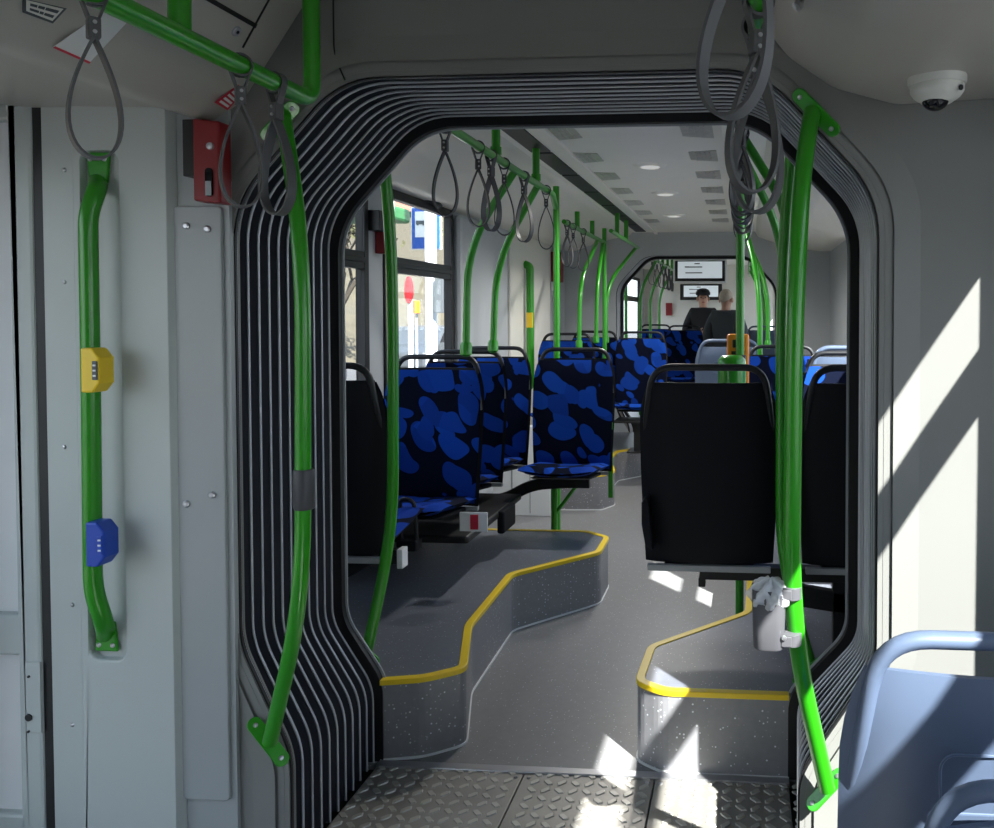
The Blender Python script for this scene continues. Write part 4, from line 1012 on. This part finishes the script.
# ================================================================== PEOPLE
def person(base, rz, jacket, hair, trousers, label, scale=1.0, phone=False):
    g = thing('person', base, label, 'person', rz=rz)
    # one vertex per joint; local front is -y
    J = {'pelvis': ((0, 0, .93), .125), 'spine': ((0, 0, 1.08), .125), 'chest': ((0, .01, 1.28), .15), 'neckb': ((0, .01, 1.455), .082), 'neck': ((0, -.005, 1.52), .055), 'head': ((0, -.015, 1.60), .078), 'crown': ((0, -.012, 1.68), .075)}
    E = [('pelvis', 'spine'), ('spine', 'chest'), ('chest', 'neckb'), ('neckb', 'neck'), ('neck', 'head'), ('head', 'crown')]
    for s_, t in ((-1, 'l'), (1, 'r')):
        J['sh'+t] = ((s_*.165, .01, 1.42), .07); J['el'+t] = ((s_*.25, .03, 1.12), .048); J['wr'+t] = ((s_*.09, -.24, 1.12 if phone else 1.05), .030); J['pa'+t] = ((s_*.045, -.29, 1.13 if phone else 1.05), .032)
        J['hip'+t] = ((s_*.09, 0, .88), .10); J['kn'+t] = ((s_*.10, -.01, .49), .062); J['an'+t] = ((s_*.11, .02, .09), .042); J['toe'+t] = ((s_*.12, -.15, .035), .035)
        E += [('chest', 'sh'+t), ('sh'+t, 'el'+t), ('el'+t, 'wr'+t), ('wr'+t, 'pa'+t), ('pelvis', 'hip'+t), ('hip'+t, 'kn'+t), ('kn'+t, 'an'+t), ('an'+t, 'toe'+t)]
    def skin(names, edges, nm, mt, grow=0.0, root=None):
        idx = {n_: i for i, n_ in enumerate(names)}; me = bpy.data.meshes.new(nm)
        me.from_pydata([J[n_][0] for n_ in names], [(idx[a], idx[b]) for a, b in edges], [])
        o = bpy.data.objects.new(nm, me); COL.objects.link(o); o.parent = g
        md = o.modifiers.new('skin', 'SKIN'); sv = me.skin_vertices[0].data
        for n_ in names: r_ = J[n_][1]+grow; sv[idx[n_]].radius = (r_*(1.15 if n_ in ('chest', 'spine', 'pelvis') else 1), r_*(.8 if n_ in ('chest', 'spine') else 1)); sv[idx[n_]].use_root = (n_ == (root or names[0]))
        sd = o.modifiers.new('sub', 'SUBSURF'); sd.levels = 2; sd.render_levels = 2; md.use_smooth_shade = True
        me.materials.append(MATS[mt]); return o
    skin(list(J), E, 'body', 'skin', 0, 'pelvis')
    up = ['spine', 'chest', 'neckb', 'pelvis', 'shl', 'ell', 'wrl', 'shr', 'elr', 'wrr', 'hipl', 'hipr']
    skin(up, [e_ for e_ in E if e_[0] in up and e_[1] in up], 'jacket', jacket, .028, 'spine')
    lo = ['pelvis', 'hipl', 'knl', 'anl', 'hipr', 'knr', 'anr']; skin(lo, [e_ for e_ in E if e_[0] in lo and e_[1] in lo], 'trousers', trousers, .014, 'pelvis')
    for s_ in (-1, 1):
        m = MB(); m.ell((s_*.117, -.07, .045), (.05, .14, .045), 12, 8); m.build('shoe', 'black', g, local=True, smooth=60)
    # face
    m = MB(); m.ell((0, -.105, 1.60), (.013, .02, .022), 10, 6); m.build('nose', 'skin', g, local=True, smooth=60)
    m = MB()
    for s_ in (-1, 1): m.ell((s_*.030, -.093, 1.63), (.012, .007, .007), 8, 6)
    m.build('eye', 'black', g, local=True, smooth=60, split=True)
    MB().ell((0, -.090, 1.562), (.024, .008, .006), 8, 6).build('mouth', 'red', g, local=True, smooth=60)
    for s_ in (-1, 1): MB().ell((s_*.083, .0, 1.605), (.012, .022, .033), 8, 6).build('ear', 'skin', g, local=True, smooth=60)
    # hair as a cap that leaves the face free
    def hf(u, v):
        th = 2*PI*u; front = max(0, -math.sin(th)); side = abs(math.cos(th))**2; ph = v*PI*(.70-.38*front-.18*side)
        return (.086*math.sin(ph)*math.cos(th), .002+.097*math.sin(ph)*math.sin(th), 1.640+.105*math.cos(ph))
    m = MB(); m.grid(hf, 28, 12); h_ = m.build('hair', hair, g, local=True, smooth=70)
    so = h_.modifiers.new('thick', 'SOLIDIFY'); so.thickness = .012
    # fingers curling round what is held
    for s_ in (-1, 1):
        for k in range(4):
            z = 1.155-.021*k if phone else 1.075-.021*k
            ln = (.036, .042, .039, .030)[k]
            m = MB(); m.tube(fillet([(s_*.05, -.305, z), (s_*.03, -.325-.004, z), (s_*(.03-ln*.8), -.318, z-.004)], .012, 4), .0085, 8); m.build('finger', 'skin', g, local=True, smooth=60)
        m = MB(); m.tube(fillet([(s_*.06, -.28, 1.15 if phone else 1.07), (s_*.045, -.285, 1.18 if phone else 1.10), (s_*.02, -.295, 1.195 if phone else 1.115)], .012, 4), .010, 8); m.build('thumb', 'skin', g, local=True, smooth=60)
    g.scale = (scale,)*3
    return g
pm = PY(703, 300, 11.9)
person((pm.x, 11.9, .0), .1, 'cloth_black', 'hair_dark', 'trousers', 'person in black jacket facing the camera, hands together, at far end', 1.0, True)
pm2 = PY(726, 300, 9.9)
person((pm2.x, 9.9, .0), PI-.35, 'cloth_suit', 'hair_grey', 'trousers', 'person with light hair and dark jacket seen from behind', .97)
# black cap of the first one
g = [o for o in bpy.data.objects if o.name == 'person'][0]
m = MB(); m.lathe([(.102, 0), (.105, .035), (.085, .075), (.045, .095), (.0001, .10)], (0, .0, 1.665), n=24); m.build('cap', 'cloth_black', g, local=True, smooth=60)
m = MB(); m.prism([(-.07, -.08), (.07, -.08), (.055, -.155), (0, -.175), (-.055, -.155)], 'z', 1.665, 1.675); m.build('cap_peak', 'cloth_black', g, local=True, bevel=.003)

# ================================================================== OUTSIDE
ZG = -.35
struct(MB().box(-60, 60, -40, 90, ZG-.1, ZG-.02).build('ground', 'asphalt'))
struct(MB().box(-6.5, -2.2, -10, 40, ZG-.02, ZG+.0).build('ground_platform', 'paving'))
# wooded bank
m = MB(); rnd = random.Random(5)
def bank(u, v): x = -13-9*v; return (x, -10+70*u, ZG+4.2*(v**.8)+.5*math.sin(u*31+v*7)*v)
m.grid(bank, 60, 10); struct(m.build('ground_bank', 'earth', smooth=80))
def tree(x, y, h, seed, label):
    rn = random.Random(seed); g = thing('tree', (x, y, ZG+.0), label, 'tree', 'trees beyond the platform'); tr = MB(); lf = MB()
    z0 = ZG if x > -13 else ZG+4.2*(((-13-x)/9)**.8)
    g.location.z = z0-.1
    def br(p, d, L, r, dep):
        q = p+d*L; mid = p+d*L*.5+Vector((rn.uniform(-.05, .05), rn.uniform(-.05, .05), 0))*L
        tr.tube([p, mid, q], r, 5)
        if dep == 0:
            for _ in range(5):
                c_ = q+Vector([rn.uniform(-.35, .35) for _ in range(3)]); a = Vector([rn.uniform(-1, 1) for _ in range(3)]).normalized()*.10; b_ = a.orthogonal().normalized()*.06
                lf.add([c_-a, c_+b_, c_+a, c_-b_], [(0, 1, 2, 3)])
            return
        for _ in range(3 if dep > 1 else 4):
            nd = (d+Vector((rn.uniform(-.8, .8), rn.uniform(-.8, .8), rn.uniform(-.1, .5)))).normalized(); br(q, nd, L*rn.uniform(.6, .8), r*.6, dep-1)
    br(Vector((x, y, z0-.1)), Vector((0, 0, 1)), h*.3, .12, 4)
    tr.build('trunk', 'bark', g); lf.build('foliage', 'leaf', g)
for k, (x, y, h) in enumerate(((-12.0, 17.5, 5.5), (-12.5, 24.5, 6), (-7.6, 24.5, 5.5), (-12, 11, 5.5))):
    tree(x, y, h, 20+k, ('sparse tree far left beyond bus stop', 'sparse tree behind the white post outside', 'sparse tree framed by blue stop sign', 'sparse tree at the window edge, outside left')[k])
# blue stop sign on its post
def post(px, y, r, ztop, label, cat='post', mt='white'):
    p = PY(px, 300, y); g = thing('stop_post', (p.x, y, ZG), label, cat)
    MB().tube([(p.x, y, ZG), (p.x, y, ztop)], r, 14).build('post', mt, g, smooth=40)
    MB().lathe([(.0001, 0), (r*2, 0), (r*2, .02), (r, .03)], (p.x, y, ZG), n=14).build('foot', mt, g)
    return g, p
g, p = post(431, 8.0, .058, 3.6, 'thick white post outside in front of the blue stop sign')
x0_, x1_ = PY(433, 0, 7.93).x, PY(442, 0, 7.93).x
MB().box(x0_, x1_, 7.90, 7.94, PY(0, 313, 7.93).z, PY(0, 278, 7.93).z).build('timetable', 'ink', g, bevel=.004)
post(391, 7.8, .04, 3.4, 'slim white post outside, left of blue stop sign')
a = PY(411, 207, 8.3); b = PY(442, 250, 8.3)
g = thing('stop_sign', ((a.x+b.x)/2, 8.3, ZG), 'blue and white bus stop sign outside the left window', 'sign')
MB().box(a.x, b.x, 8.29, 8.31, b.z, a.z).build('border', 'white', g, bevel=.01)
MB().box(a.x+.015, b.x-.015, 8.283, 8.29, b.z+.015, a.z-.015).build('field', 'sign_blue', g)
MB().box(a.x+.05, b.x-.05, 8.277, 8.283, b.z+.13, a.z-.05).build('panel', 'white', g)
m = MB(); bz = (a.z+b.z)/2+.06; mx_ = a.x+.11
m.box(mx_-.05, mx_+.05, 8.272, 8.277, bz-.018, bz+.018)
for dx in (-.03, .03): m.lathe([(.0001, -.004), (.011, -.004), (.011, .001), (.0001, .001)], (mx_+dx, 8.274, bz-.02), axis=(0, 1, 0), n=10)
m.build('bus_pictogram', 'ink', g)
MB().tube([((a.x+b.x)/2, 8.34, ZG), ((a.x+b.x)/2, 8.34, a.z)], .03, 10).build('post', 'trim_grey', g)
r1 = PY(409, 290, 8.1)
g = thing('stop_beacon', (r1.x, 8.1, ZG), 'dark red oval panel on a post outside the window', 'sign')
MB().prism([(r1.x+.045*math.cos(t), r1.z+.14*math.sin(t)) for t in [2*PI*k/20 for k in range(20)]], 'y', 8.08, 8.12).build('panel', 'red', g, bevel=.008)
MB().tube([(r1.x, 8.13, ZG), (r1.x, 8.13, r1.z+.1)], .025, 10).build('post', 'white', g)
r2 = PY(415, 307, 9.0)
g = thing('litter_sign', (r2.x, 9.0, ZG), 'small orange square sign outside the window', 'sign')
MB().box(r2.x-.05, r2.x+.05, 8.98, 9.02, r2.z-.07, r2.z+.07).build('panel', 'orange', g, bevel=.006); MB().tube([(r2.x, 9.04, ZG), (r2.x, 9.04, r2.z)], .015, 8).build('post', 'trim_grey', g)
r3 = PY(383, 300, 9.5)
g = thing('blue_sign', (r3.x, 9.5, ZG), 'small bright blue round sign behind the left green pole', 'sign')
MB().lathe([(.0001, 0), (.09, 0), (.09, .02), (.0001, .02)], (r3.x, 9.5, r3.z), axis=(0, 1, 0), n=20).build('disc', 'sign_blue', g); MB().tube([(r3.x, 9.54, ZG), (r3.x, 9.54, r3.z)], .015, 8).build('post', 'trim_grey', g)
# green shelter roof
s0 = PY(430, 196, 7.0)
g = thing('stop_shelter', (-4.6, 8.5, ZG), 'tram stop shelter with a green roof edge outside the left window', 'shelter')
MB().box(-5.3, -3.55, 6.2, 8.6, 2.35, 2.50).build('roof', 'green_post', g, bevel=.03)
for (x, y) in ((-5.2, 6.35), (-5.2, 8.45)): MB().tube([(x, y, ZG), (x, y, 2.36)], .035, 10).build('column', 'trim_grey', g)
def car(x, y, mt, label, rz=0):
    g = thing('car', (x, y, ZG), label, 'car', rz=rz)
    prof = [(-2.1, .30), (-2.1, .72), (-1.9, .86), (-1.2, .93), (-.65, 1.38), (.75, 1.42), (1.45, .98), (2.05, .88), (2.12, .5), (2.1, .30)]
    MB().prism(prof, 'x', -.82, .82).build('body', mt, g, local=True, bevel=.08, segs=3)
    for s_ in (-1, 1):
        MB().prism([(-1.0, .97), (-.58, 1.31), (.68, 1.35), (1.2, .99)], 'x', s_*.825-.006, s_*.825+.006).build('side_window', 'glass_black', g, local=True)
        for yy in (-1.3, 1.35): MB().lathe([(.0001, -.1), (.2, -.1), (.31, -.08), (.31, .08), (.2, .1), (.0001, .1)], (s_*.76, yy, .31), axis=(1, 0, 0), n=20).build('wheel', 'tyre', g, local=True, smooth=40)
    return g
car(-9.3, 15.0, 'car_dark', 'dark parked car seen through lower left window'); car(-9.3, 23.5, 'car_silver', 'silver parked car beyond the white posts')
def house(x, y, w, d, h, label):
    g = thing('house', (x, y, ZG), label, 'building')
    MB().box(x-w/2, x+w/2, y-d/2, y+d/2, ZG, ZG+h).build('wall', 'wall_house', g)
    MB().prism([(y-d/2-.3, ZG+h), (y+d/2+.3, ZG+h), (y, ZG+h+2.2)], 'x', x-w/2-.3, x+w/2+.3).build('roof', 'roof_house', g)
    for k in range(3):
        for z in (1.2, 4.0):
            yy = y-d/2+d*(k+.5)/3; MB().box(x-w/2-.04, x-w/2+.02, yy-.5, yy+.5, ZG+z, ZG+z+1.3).build('window', 'glass_black', g)
            MB().box(x+w/2-.02, x+w/2+.04, yy-.5, yy+.5, ZG+z, ZG+z+1.3).build('window', 'glass_black', g)
house(-24, 58, 9, 10, 8.5, 'pale house far beyond the platform on the left')
